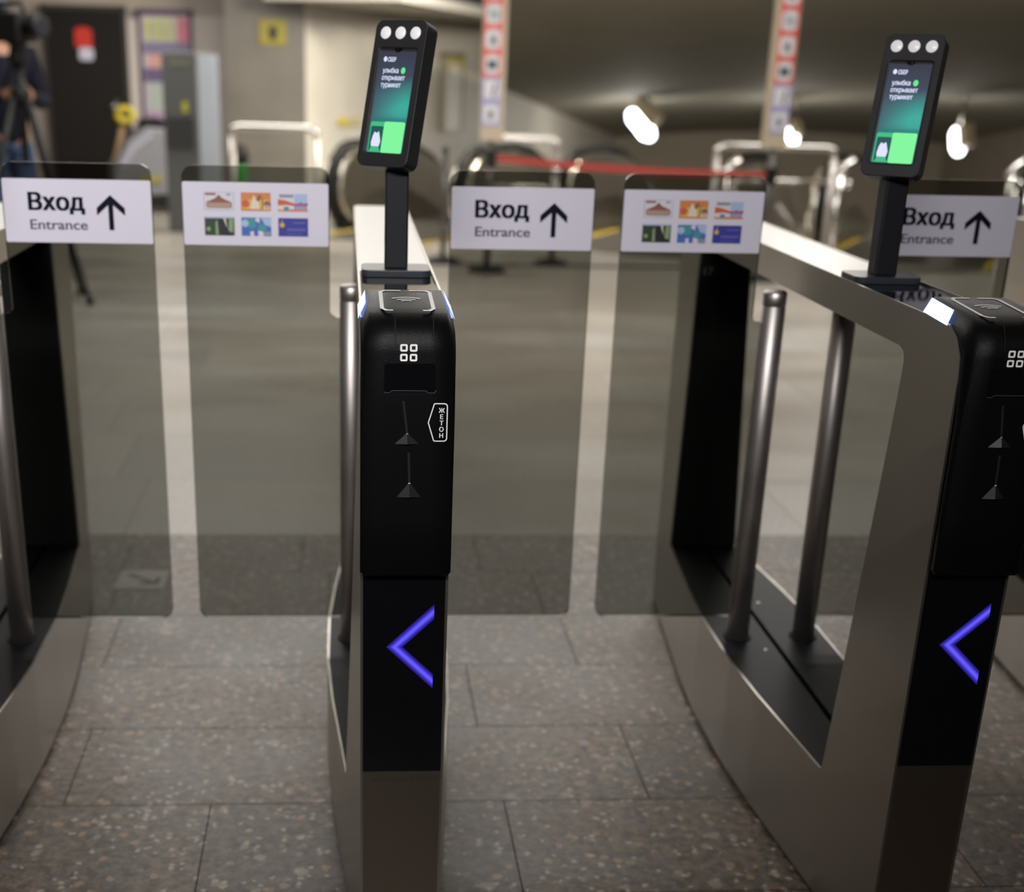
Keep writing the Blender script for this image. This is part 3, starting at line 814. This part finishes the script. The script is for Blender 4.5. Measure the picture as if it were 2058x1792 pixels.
# yellow sign on the pillar
t = thing('pillar_sign', 'square yellow sign with a dark symbol on the stone pillar', 'sign', (-.83, 12.34, 1.69))
bm = bmesh.new(); bx(bm, -.14, .14, -.012, .008, -.12, .12); obj('plate', bm, mat('yellow_sign', (.22, .18, .018), .5), t)
bm = bmesh.new(); quad(bm, [(.045*math.cos(2*PI*k/14), -.0125, .01+.05*math.sin(2*PI*k/14)) for k in range(14)]); bx(bm, -.035, .035, -.0135, -.012, -.07, -.03); obj('symbol', bm, M['black'], t)
# yellow notice on the pale wall behind the middle reader
c = wallpt(.95); t = thing('wall_notice', 'low yellow and white notice on the pale wall behind the middle reader', 'sign', (c.x+.02, c.y-.02, .80), -PI/2+math.radians(90-23)+math.radians(0))
bm = bmesh.new(); bx(bm, -.10, .5, -.012, .004, -.03, .05); obj('plate', bm, mat('yellow_notice', (.62, .50, .06), .5), t)
bm = bmesh.new(); bx(bm, .16, .48, -.0135, -.012, 0, .045); obj('white_field', bm, wp, t)
t.rotation_euler = (0, 0, math.radians(67))
# framed board with an arched yellow top further along that wall
c = wallpt(4.6); t = thing('notice_board', 'tall pale board with a yellow arched top on the side wall', 'board', (c.x+.03, c.y-.02, .60), math.radians(67))
bm = bmesh.new(); bx(bm, -.36, .36, -.05, 0, 0, .92); obj('backing', bm, mat('board_pale', (.72, .70, .62), .5), t)
bm = bmesh.new(); prism(bm, [(-.36, .92), (-.36, .72)] + [(-.28*math.cos(PI*k/10), .72+.13*math.sin(PI*k/10)) for k in range(11)] + [(.36, .72), (.36, .92)], -.062, -.05); obj('arch', bm, mat('board_yellow', (.50, .42, .10), .5), t)
bm = bmesh.new()
for x0, x1, z0, z1 in ((-.40, -.36, 0, .98), (.36, .40, 0, .98), (-.40, .40, .92, .98)): bx(bm, x0, x1, -.07, 0, z0, z1)
obj('frame', bm, mat('board_frame', (.24, .215, .16), .5), t)

# lamps of the escalator hall
def tube_lamp(loc, rz, tilt, ln, rad, label, pole, hang):
    t = thing('tube_lamp', label, 'lamp', loc, rz, 'white tube lamps over the escalators')
    rot = Matrix.Rotation(tilt, 4, 'Y')
    bm = bmesh.new(); tube(bm, [rot @ Vector((x, 0, 0)) for x in (-ln/2, -ln/2+rad*.6, -ln/2+rad, ln/2-rad, ln/2-rad*.6, ln/2)], [rad*.5, rad*.86, rad, rad, rad*.86, rad*.5], 14)
    obj('tube', bm, M['tube'], t)
    bm = bmesh.new(); box(bm, (rot @ Vector((-ln*.05, .0, rad*2.0))), (ln*.8, rad*1.6, rad*1.6), rot.to_3x3()); obj('fitting', bm, mat('lamp_fitting', (.62, .52, .34), .6) if 'fit' not in M else M['fit'], t)
    bm = bmesh.new(); cylb(bm, (0, 0, rad*2.4), (0, 0, rad*2.4+hang), .03, 8); obj('hanger', bm, M['clad'], t)
    l = bpy.data.lights.new('tube_glow', 'POINT'); l.energy = pole; l.color = (1, .96, .88); l.shadow_soft_size = .12
    lo = bpy.data.objects.new('tube_glow', l); COL.objects.link(lo); lo.parent = t; lo.location = (0, 0, -.16)
M['fit'] = mat('lamp_fitting', (.62, .52, .34), .6)
M['tube'] = mat('tube_white', (.8, .8, .8), .3, emit=(.95, .97, 1), estr=9)
p = at(1288, 251, 20.5); tube_lamp(p, math.radians(-50), math.radians(38), .62, .125, 'longest white tube lamp, slanting, left of the right sign post', 60, .55)
p = at(1592, 273, 20.5); tube_lamp(p, math.radians(-80), math.radians(38), .30, .085, 'small white tube lamp just right of the right sign post', 50, .62)
p = at(1925, 284, 19.5); tube_lamp(p, math.radians(-80), math.radians(70), .42, .11, 'white tube lamp nearest the right edge, above the entrance sign', 50, 1.16)

# escalators
HD = math.radians(30)
ex = Vector((math.cos(HD), -math.sin(HD), 0)); ey = Vector((math.sin(HD), math.cos(HD), 0))
def esc_profile():
    """outer line of the balustrade seen from the side: (s, z)"""
    pts = []
    for k in range(9):
        q = PI*1.5 - PI*k/8
        pts.append((.36+.36*math.cos(q), .38+.36*math.sin(q)))
    pts += [(.8, .745), (1.25, .735), (1.6, .69), (2.0, .56), (2.6, .24), (4.5, -.86), (7.5, -2.6)]
    return pts
def low(s): return .02 if s < 1.2 else .02-(s-1.2)*.578
M['comb'] = mat('comb_green', (.10, .16, .06), .4, emit=(.30, .46, .16), estr=.35)
M['yellow'] = mat('yellow_edge', (.55, .38, .03), .5)
M['rib'] = mat('ribbed_steel', (.33, .31, .28), .35, 1.0)
def balustrade(t, off, first):
    prof = esc_profile()
    def Wp(s, z, l): return Vector((off+l, s, z))
    th = .20
    bm = bmesh.new()
    body = [(s, z) for s, z in prof]
    poly2 = [(max(.18, s), min(z, 9)-.05 if s > .4 else z) for s, z in body]
    up = [(.36+.31*math.cos(PI*1.5-PI*k/8), .38+.31*math.sin(PI*1.5-PI*k/8)) for k in range(9)] + [(s, z-.05) for s, z in prof[9:]]
    outl = up + [(7.5, low(7.5)), (4.5, low(4.5)), (2.6, low(2.6)), (1.2, low(1.2)), (.5, .0)]
    prism(bm, outl, off-th/2, off+th/2, 'yz')
    b = obj('balustrade', bm, M['clad'], t, bevel=.015)
    # lower cladding, a rounded steel shoulder standing further out
    bm = bmesh.new()
    sh = [(.42, .0), (.36, .16), (.44, .30), (.6, .36), (1.3, .35), (2.0, .12), (4.5, -1.3), (7.5, -3.0), (7.5, -3.9), (1.2, -.0)]
    prism(bm, sh, off-th/2-.09*first, off+th/2+.09*(1-first), 'yz'); obj('skirt', bm, M['clad'], b, bevel=.03)
    bm = bmesh.new(); tube(bm, [Wp(s, z, 0) for s, z in prof], .038, 10); obj('handrail', bm, M['rubber'], b)
    bm = bmesh.new(); bx(bm, off-.05, off+.05, .17, .20, .02, .34); obj('handrail_inlet', bm, M['rubber'], b)

def escalator(n0, n1, label):
    o = Vector((n0[0], n0[1], 0)); wv = (Vector((n1[0], n1[1], 0))-o); wd = wv.dot(ex)
    t = thing('escalator', label, 'escalator', tuple(o), -HD, 'escalators going down')
    balustrade(t, 0, 1); balustrade(t, wd, 0)
    bm = bmesh.new(); bx(bm, .11, wd-.11, -.4, 1.3, .002, .012); obj('landing_plate', bm, M['rib'], t)
    bm = bmesh.new()
    for k in range(24):      # ribbed treads running down
        s0 = 1.3+k*.2; 
        quad(bm, [(.11, s0, -.02-max(0, k-2)*.115), (wd-.11, s0, -.02-max(0, k-2)*.115), (wd-.11, s0+.2, -.02-max(0, k-2)*.115), (.11, s0+.2, -.02-max(0, k-2)*.115)])
        quad(bm, [(.11, s0+.2, -.02-max(0, k-2)*.115), (wd-.11, s0+.2, -.02-max(0, k-2)*.115), (wd-.11, s0+.2, -.02-max(0, k-1)*.115), (.11, s0+.2, -.02-max(0, k-1)*.115)])
    obj('steps', bm, M['rib'], t)
    for x0 in (.12, wd-.16):
        bm = bmesh.new(); bx(bm, x0, x0+.04, -.4, 1.25, .0125, .0145); obj('yellow_edge', bm, M['yellow'], t)
    bm = bmesh.new(); bx(bm, wd-.13, wd-.105, .55, .60, .05, .62); obj('comb_light', bm, M['comb'], t)
    return t
escalator((-.24, 9.8), (1.03, 9.5), 'leftmost escalator, its rounded steel side behind the middle reader')
escalator((1.73, 9.3), (3.19, 9.0), 'escalator between the two sign posts, behind the red belt')
escalator((3.89, 8.85), (5.47, 8.5), 'rightmost escalator, behind the right reader')

# steel hoop barriers between the escalators
def hoop(x0, x1, y0, y1, z, label, mid):
    t = thing('hoop_barrier', label, 'barrier', (x0, y0, 0), 0, 'steel hoop barriers beside the escalators')
    d = Vector((x1-x0, y1-y0, 0)); e = .07; dn = d.normalized()
    bm = bmesh.new()
    tube(bm, [(0, 0, z-.06), (0, 0, z-.02), tuple(dn*.02+Vector((0, 0, z))), tuple(dn*e+Vector((0, 0, z+.012))), tuple(d-dn*e+Vector((0, 0, z+.012))), tuple(d-dn*.02+Vector((0, 0, z))), tuple(d+Vector((0, 0, z-.02))), tuple(d+Vector((0, 0, z-.06)))], .029, 12)
    obj('top_rail', bm, M['chrome'], t)
    for q in (Vector((0, 0, 0)), d):
        bm = bmesh.new(); cylb(bm, tuple(q), tuple(q+Vector((0, 0, z-.06))), .026); obj('post', bm, M['pole'], t)
    for zz in mid:
        bm = bmesh.new(); cylb(bm, (0, 0, zz), tuple(d+Vector((0, 0, zz))), .022); obj('middle_rail', bm, M['chrome'], t)
hoop(-1.04, -.335, 9.35, 9.25, .885, 'hoop barrier left of the middle reader, in front of the stone pillar', ())
hoop(1.08, 1.62, 8.75, 8.7, .865, 'hoop barrier beside the foot of the left sign post', (.70, .50))
hoop(2.83, 3.75, 8.32, 8.25, .866, 'widest hoop barrier, behind the right sign post', (.62,))

# thin polished strip lying on the floor before the escalators
bm = bmesh.new(); bx(bm, .1, 6.5, 7.72, 7.86, .0005, .004); tag(obj('floor_strip', bm, M['chrome']), 'bright strip across the floor before the escalators', 'floor strip')

# sign posts with pictograms
PICM = [mat('post_beige', (.38, .31, .22), .5), mat('pic_white', (.50, .485, .50), .5), mat('pic_red', (.52, .045, .035), .5), mat('pic_blue', (.20, .20, .42), .5), mat('pic_dark', (.05, .06, .07), .6), mat('pic_grey', (.28, .32, .32), .6)]
def sign_post(x, y, label, cassette, side):
    t = thing('sign_post', label, 'sign post', (x, y, 0), 0, 'sign posts with pictograms')
    bm = bmesh.new(); lathe(bm, [(.14, 0), (.14, .02), (.10, .035), (.03, .05)], 24); obj('base', bm, M['rubber'], t)
    bm = bmesh.new(); cylb(bm, (0, 0, .04), (0, 0, .95), .024); obj('pole', bm, M['pole2'], t)
    bm = bmesh.new(); prism(bm, rounded([(-.083, .92), (.083, .92), (.083, 2.35), (-.083, 2.35)], .01, 2), -.03, .03); obj('board', bm, PICM[0], t)
    hp = .163; P2 = lambda u, v, w: (u, -.0305-w, v)
    off = -.014*side
    for k in range(8):
        z0 = 1.02+k*hp; z1 = z0+hp-.006; bd = 3 if k < 2 else 2
        bm = bmesh.new(); prism(bm, [(off-.064, z0), (off+.064, z0), (off+.064, z1), (off-.064, z1)], -.033, -.0295, mi=bd)
        P3 = lambda u, v, w: (u+off, -.0335-w, v)
        quad(bm, [P3(u, v, .0003) for u, v in rounded([(-.053, z0+.016), (.053, z0+.016), (.053, z1-.013), (-.053, z1-.013)], .014 if k < 2 else .03, 4)], 1)
        zc = (z0+z1)/2
        shapes = [[(-.012, zc-.04), (.012, zc-.04), (.016, zc+.01), (0, zc+.04), (-.016, zc+.01)],
                  [(.0, zc-.05), (.02, zc-.05), (.035, zc+.045), (.02, zc+.045)],
                  [(-.035, zc-.03), (.035, zc-.03), (.035, zc+.03), (-.035, zc+.03)],
                  [(-.02, zc-.03), (.025, zc-.035), (.012, zc+.035), (-.008, zc+.03)],
                  [(-.04, zc-.015), (.0, zc-.04), (.045, zc-.03), (.045, zc+.02), (-.03, zc+.04)],
                  [(-.02, zc-.03), (.02, zc-.03), (.012, zc+.035), (-.012, zc+.035)]]
        quad(bm, [P3(u, v, .0008) for u, v in shapes[k % 6]], 5 if k % 6 == 4 else 4)
        obj('pictogram', bm, PICM, t)
    bm = bmesh.new(); prism(bm, rounded([(-.036, cassette-.055), (.036, cassette-.055), (.036, cassette+.055), (-.036, cassette+.055)], .008, 2), -.05, .036); obj('belt_cassette', bm, M['rubber'], t)
    return t
M['pole2'] = mat('dark_grey_pole', (.10, .095, .09), .35, .6)
sign_post(.95, 7.45, 'sign post with pictograms above the sign of the glass leaf beside the middle turnstile', .80, 1)
sign_post(2.93, 7.2, 'sign post with pictograms whose foot hides behind the right turnstile', .735, -1)
bm = bmesh.new()
n = 16
for k in range(n):
    p, q = [Vector((lerp(.990, 2.889, i/n), lerp(7.44, 7.18, i/n), lerp(.80, .735, i/n)-.02*math.sin(PI*i/n))) for i in (k, k+1)]
    hz = Vector((0, 0, .024)); ty = Vector((0, .0015, 0))
    vs = [bm.verts.new(v) for v in (p-hz-ty, q-hz-ty, q+hz-ty, p+hz-ty, p-hz+ty, q-hz+ty, q+hz+ty, p+hz+ty)]
    for f in ((0, 1, 2, 3), (7, 6, 5, 4), (0, 4, 5, 1), (3, 2, 6, 7)): bm.faces.new([vs[i] for i in f])
bmesh.ops.remove_doubles(bm, verts=bm.verts, dist=1e-5)
tag(obj('barrier_belt', bm, mat('red_belt', (.30, .025, .016), .6)), 'red belt stretched between the two sign posts', 'belt')

def belt_post(x, y, h, m, label):
    t = thing('barrier_post', label, 'barrier post', (x, y, 0), 0, 'slim barrier posts')
    bm = bmesh.new(); lathe(bm, [(.13, 0), (.13, .015), (.08, .03), (.025, .045)], 20); obj('base', bm, M['rubber'], t)
    bm = bmesh.new(); cylb(bm, (0, 0, .04), (0, 0, h), .022); obj('post', bm, m, t)
    bm = bmesh.new(); lathe(bm, [(.027, h-.03), (.03, h), (.02, h+.02), (.001, h+.025)], 14); obj('cap', bm, m, t)
belt_post(.66, 7.97, .83, M['pole2'], 'dark slim post left of the sign of the glass leaf beside the middle turnstile')
belt_post(1.50, 7.92, .70, M['chrome'], 'chrome slim post under the left end of the red belt')
# small chrome guide fittings beside the escalators
def guide(p, label):
    t = thing('guide_post', label, 'guide post', (p.x, p.y, 0), 0, 'chrome guide posts')
    bm = bmesh.new(); cylb(bm, (0, 0, 0), (0, 0, p.z), .03); obj('post', bm, M['chrome'], t)
    bm = bmesh.new(); tube(bm, [(-.04, 0, p.z-.05), (.02, 0, p.z+.02), (.10, 0, p.z+.10)], [.03, .04, .036], 12); obj('arm', bm, M['chrome'], t)
    bm = bmesh.new(); bmesh.ops.create_uvsphere(bm, u_segments=12, v_segments=8, radius=.035, matrix=Matrix.Translation((.06, -.02, p.z-.09))); obj('knob', bm, M['chrome'], t, smooth=True)
guide(at(1690, 345, 7.95), 'chrome guide post left of the right reader')
guide(at(2035, 345, 7.75), 'chrome guide post at the right edge beside the entrance sign')
guide(at(1460, 345, 8.05), 'chrome guide post behind the right end of the red belt')

# grey intercom pylon
t = thing('information_pylon', 'tall grey pylon with a pale side, right of the poster', 'pylon', (-1.40, 9.75, 0), math.radians(-22))
gm = mat('pylon_grey', (.115, .118, .112), .5); gl = mat('pylon_light', (.20, .22, .25), .4)
bm = bmesh.new(); bx(bm, -.19, .13, -.17, .12, 0, 1.47); obj('housing', bm, gm, t, bevel=.01)
bm = bmesh.new(); bx(bm, .13, .145, -.165, .22, .0, 1.46); obj('side_panel', bm, gl, t)
bm = bmesh.new(); bx(bm, -.16, .10, -.19, -.17, .70, .95); obj('shelf_front', bm, mat('pylon_dark', (.05, .05, .05), .4), t)
bm = bmesh.new(); bx(bm, -.11, .08, -.175, -.17, 1.36, 1.40); obj('heading', bm, mat('pylon_text', (.17, .18, .13), .5), t)
bm = bmesh.new(); prism(bm, rounded([(-.0, .99), (.045, .99), (.045, 1.08), (0, 1.08)], .015, 3), -.182, -.17); obj('yellow_button', bm, mat('button_yellow', (.50, .48, .04), .5), t)

# floor cleaning machine
t = thing('floor_scrubber', 'grey floor cleaning machine left of the grey pylon', 'cleaning machine', (-2.05, 11.4, 0), math.radians(15))
bg = mat('scrubber_grey', (.16, .16, .175), .45)
bm = bmesh.new(); prism(bm, [(-.36, .14), (.42, .14), (.42, .60), (.30, .78), (-.02, .80), (-.20, .66), (-.34, .42)], -.25, .25); obj('body', bm, bg, t, bevel=.03)
bm = bmesh.new(); prism(bm, [(-.30, .44), (-.18, .62), (.02, .75), (.06, .72), (-.12, .58), (-.24, .42)], -.262, .2); obj('front_cowl', bm, mat('scrubber_pale', (.26, .25, .30), .4), t, bevel=.01)
bm = bmesh.new(); prism(bm, [(-.06, .80), (.30, .78), (.34, .82), (.12, .88), (-.02, .86)], -.2, .2); obj('lid', bm, M['rubber'], t, bevel=.01)
bm = bmesh.new(); bx(bm, -.36, .40, -.27, .27, .05, .18); obj('brush_deck', bm, M['rubber'], t)
for sy in (-.25, .25):
    bm = bmesh.new(); lathe(bm, [(.08, -.025), (.09, -.02), (.09, .02), (.08, .025)], 18); bm.transform(Matrix.Translation((.28, sy, .09)) @ Matrix.Rotation(PI/2, 4, 'X')); obj('wheel', bm, M['rubber'], t)
bm = bmesh.new(); bx(bm, -.10, .12, -.268, -.25, .28, .36); obj('badge', bm, mat('badge_yellow', (.20, .18, .05), .5), t)
# yellow hose on a stand
t = thing('hose_stand', 'tan stand with a coiled yellow hose, right of the dark door', 'stand', (-2.28, 11.3, 0))
bm = bmesh.new(); tube(bm, [(-.10, 0, 0), (-.06, 0, .42), (.04, 0, .80), (.08, 0, .9)], .03, 8); obj('stick', bm, mat('stand_tan', (.34, .22, .12), .6), t)
bm = bmesh.new(); tube(bm, [(.075+.075*math.cos(2*PI*k/20), -.04+.008*math.sin(4*PI*k/20), .90+.06*math.sin(2*PI*k/20)) for k in range(20)], .032, 8, closed=True); obj('hose', bm, mat('hose_yellow', (.42, .33, .02), .5), t)
bm = bmesh.new(); bx(bm, -.18, .0, -.1, .1, 0, .03); obj('foot', bm, M['rubber'], t)
# green bin with black lid
t = thing('litter_bin', 'slim green bin with a domed black lid, right of the grey pylon', 'bin', (-1.06, 10.3, 0))
bm = bmesh.new(); lathe(bm, [(.055, 0), (.07, .02), (.075, .50), (.07, .53)], 18); obj('body', bm, mat('bin_green', (.03, .22, .03), .45), t)
bm = bmesh.new(); lathe(bm, [(.07, .53), (.088, .55), (.092, .62), (.07, .68), (.03, .705), (.001, .71)], 18); obj('lid', bm, M['rubber'], t)

# ------------------------------------------------------------------ cameraman and his tripod
def skin(name, verts, edges, m, parent, sub=2, root=0):
    me = bpy.data.meshes.new(name); me.from_pydata([v[0] for v in verts], edges, [])
    o = bpy.data.objects.new(name, me); COL.objects.link(o)
    sk = o.modifiers.new('skin', 'SKIN'); sk.use_smooth_shade = True
    if not me.skin_vertices: me.skin_vertices.new()
    for i, v in enumerate(verts):
        r = v[1]; me.skin_vertices[0].data[i].radius = (r, r) if not isinstance(r, tuple) else r
        me.skin_vertices[0].data[i].use_root = (i == root)
    ss = o.modifiers.new('sub', 'SUBSURF'); ss.levels = sub; ss.render_levels = sub
    bpy.context.view_layer.update()
    nm = bpy.data.meshes.new_from_object(o.evaluated_get(bpy.context.evaluated_depsgraph_get()))
    bpy.data.objects.remove(o); nm.name = name; nm.materials.clear(); nm.materials.append(m)
    for p in nm.polygons: p.use_smooth = True
    o = bpy.data.objects.new(name, nm); COL.objects.link(o); o.parent = parent
    return o

SK = mat('skin', (.30, .145, .08), .5)
def person(loc, rz):
    t = thing('person', 'man in dark jacket, cap and jeans standing behind a video camera on a tripod', 'person', loc, rz)
    V, E_ = [], []
    def add(p, r, par=None):
        V.append((p, r)); i = len(V)-1
        if par is not None: E_.append((par, i))
        return i
    pel = add((0, 0, .95), (.145, .10)); wa = add((0, .0, 1.10), (.135, .095), pel); ch = add((0, 0, 1.28), (.16, .105), wa); uc = add((0, .01, 1.42), (.13, .08), ch)
    nk = add((0, .0, 1.50), .05, uc); hb = add((0, -.015, 1.56), .062, nk); hm = add((0, -.02, 1.64), (.075, .09), hb); cr = add((0, -.005, 1.72), (.06, .07), hm)
    nose = add((0, -.118, 1.615), .012, hm)
    chin = add((0, -.085, 1.555), .025, hb)
    for s in (-1, 1):
        sh = add((s*.185, .01, 1.41), .058, uc); el = add((s*.26, -.01, 1.14), .044, sh); fa = add((s*.16, -.14, 1.16), .036, el); wr = add((s*.055, -.245, 1.18+.02*(s < 0)), .027, fa)
        pm = add((s*.035, -.315, 1.19+.02*(s < 0)), (.036, .016), wr)
        bz = 1.19+.02*(s < 0)
        for k, (dz, ln) in enumerate(((.030, .034), (.012, .040), (-.006, .037), (-.024, .028))):
            a1 = add((s*.026, -.315-ln*.9, bz+dz), .0095, pm); a2 = add((s*.004, -.318-ln*1.25, bz+dz-.006), .009, a1); add((-s*.018, -.312-ln*.9, bz+dz-.012), .008, a2)
        b1 = add((s*.012, -.285, bz+.040), .0105, pm); add((-s*.006, -.325, bz+.052), .009, b1)
        hp = add((s*.085, 0, .90), .085, pel); kn = add((s*.10, -.025, .50), .055, hp); ak = add((s*.11, .02, .09), .038, kn); add((s*.12, -.15, .035), .032, ak)
    b = skin('body', V, E_, SK, t)
    for s in (-1, 1):
        bm = bmesh.new(); bmesh.ops.create_uvsphere(bm, u_segments=10, v_segments=8, radius=.011, matrix=Matrix.Translation((s*.03, -.098, 1.645))); obj('eye', bm, M['black'], t, smooth=True)
        bm = bmesh.new(); bmesh.ops.create_uvsphere(bm, u_segments=10, v_segments=8, radius=1, matrix=Matrix.Translation((s*.084, .005, 1.625)) @ Matrix.Diagonal((.012, .022, .034, 1))); obj('ear', bm, SK, t, smooth=True)
    bm = bmesh.new(); box(bm, (0, -.100, 1.578), (.042, .012, .009)); obj('mouth', bm, mat('lips', (.30, .10, .07), .5), t, bevel=.003)
    # jacket, trousers, shoes, cap, hair
    V, E_ = [], []
    pel = add((0, 0, .84), (.158, .125)); wa = add((0, .0, 1.08), (.158, .118), pel); ch = add((0, 0, 1.28), (.185, .13), wa); uc = add((0, .01, 1.43), (.15, .10), ch); add((0, .005, 1.50), .07, uc)
    for s in (-1, 1):
        sh = add((s*.19, .01, 1.41), .078, uc); el = add((s*.268, -.01, 1.13), .062, sh); fa = add((s*.16, -.145, 1.155), .052, el); add((s*.075, -.222, 1.172+.02*(s < 0)), .042, fa)
    skin('jacket', V, E_, mat('jacket_navy', (.007, .007, .014), .9, spec=.2), t)
    V, E_ = [], []
    pel = add((0, 0, 1.0), (.14, .10))
    for s in (-1, 1):
        hp = add((s*.09, 0, .84), .10, pel); kn = add((s*.10, -.02, .50), .075, hp); add((s*.11, .015, .08), .058, kn)
    skin('jeans', V, E_, mat('jeans_blue', (.035, .06, .13), .8, 0, .15, 60), t)
    for s in (-1, 1):
        bm = bmesh.new(); prism(bm, rounded([(-.045, -.19), (.045, -.19), (.042, .07), (-.042, .07)], .035, 5), 0, .075, 'xy'); bm.transform(Matrix.Translation((s*.115, 0, 0))); obj('shoe', bm, M['rubber'], t, bevel=.015)
    bm = bmesh.new(); bmesh.ops.create_uvsphere(bm, u_segments=20, v_segments=14, radius=1, matrix=Matrix.Translation((0, .005, 1.665)) @ Matrix.Diagonal((.094, .112, .105, 1)))
    bmesh.ops.bisect_plane(bm, geom=bm.verts[:]+bm.edges[:]+bm.faces[:], plane_co=(0, 0, 1.665), plane_no=(0, -.25, 1), clear_inner=True)
    cap = obj('cap', bm, mat('cap_grey', (.10, .11, .125), .8), t, smooth=True)
    bm = bmesh.new(); prism(bm, rounded([(-.07, -.09), (.07, -.09), (.05, -.17), (-.05, -.17)], .03, 4), 1.675, 1.683, 'xy'); obj('cap_peak', bm, mat('cap_dark', (.03, .03, .035), .8), cap)
    bm = bmesh.new(); bmesh.ops.create_uvsphere(bm, u_segments=16, v_segments=12, radius=1, matrix=Matrix.Translation((0, .03, 1.64)) @ Matrix.Diagonal((.089, .085, .08, 1))); obj('hair', bm, mat('hair_dark', (.012, .009, .007), .8), t, smooth=True)
person((-2.22, 6.42, 0), math.radians(37))

t = thing('tripod', 'black camera tripod in front of the man at the left edge', 'tripod', (-1.99, 5.90, 0))
bm = bmesh.new(); cylb(bm, (0, 0, .80), (0, 0, 1.36), .022); bm2 = None; obj('column', bm, M['rubber'], t)
bm = bmesh.new(); lathe(bm, [(.03, 1.14), (.055, 1.17), (.055, 1.22), (.03, 1.25)], 16); obj('collar', bm, M['rubber'], t)
bm = bmesh.new(); lathe(bm, [(.05, 1.36), (.055, 1.40), (.04, 1.46), (.06, 1.465), (.06, 1.478)], 16); obj('pan_head', bm, M['rubber'], t)
for (fx, fy) in ((.345, -.14), (-.36, -.28), (.22, .25)):
    bm = bmesh.new(); tube(bm, [(fx*.10, fy*.10, 1.18), (fx*.5, fy*.5, .64), (fx*.52, fy*.52, .62), (fx*.98, fy*.98, .03), (fx, fy, .0)], [.022, .022, .015, .014, .02], 10); lg = obj('leg', bm, M['rubber'], t)
    bm = bmesh.new(); lathe(bm, [(.022, 0), (.026, .012), (.016, .04)], 12, (fx, fy, 0)); obj('foot', bm, M['rubber'], lg)
for s in (-1, 1):
    bm = bmesh.new(); tube(bm, [(0, .02, 1.40), (-.05+.03*s, .12, 1.33), (-.09+.05*s, .21, 1.22)], .011, 8); obj('pan_handle', bm, M['rubber'], t)
t = thing('video_camera', 'black video camera mounted on the tripod, its lens pointing right', 'camera', (-1.99, 5.90, 1.478), math.radians(52))
bm = bmesh.new(); bx(bm, -.075, .075, -.10, .20, .0, .16); obj('camera_body', bm, M['rubber'], t, bevel=.012)
bm = bmesh.new(); lathe(bm, [(.046, 0), (.046, .07), (.058, .075), (.06, .13), (.05, .135)], 20); bm.transform(Matrix.Translation((0, -.10, .085)) @ Matrix.Rotation(PI/2, 4, 'X')); obj('lens', bm, M['plastic'], t)
bm = bmesh.new(); tube(bm, [(0, -.08, .16), (0, -.07, .21), (0, .12, .21), (0, .14, .16)], .014, 8); obj('top_handle', bm, M['rubber'], t)
bm = bmesh.new(); bx(bm, -.03, .03, .14, .25, .14, .20); obj('viewfinder', bm, M['rubber'], t, bevel=.008)
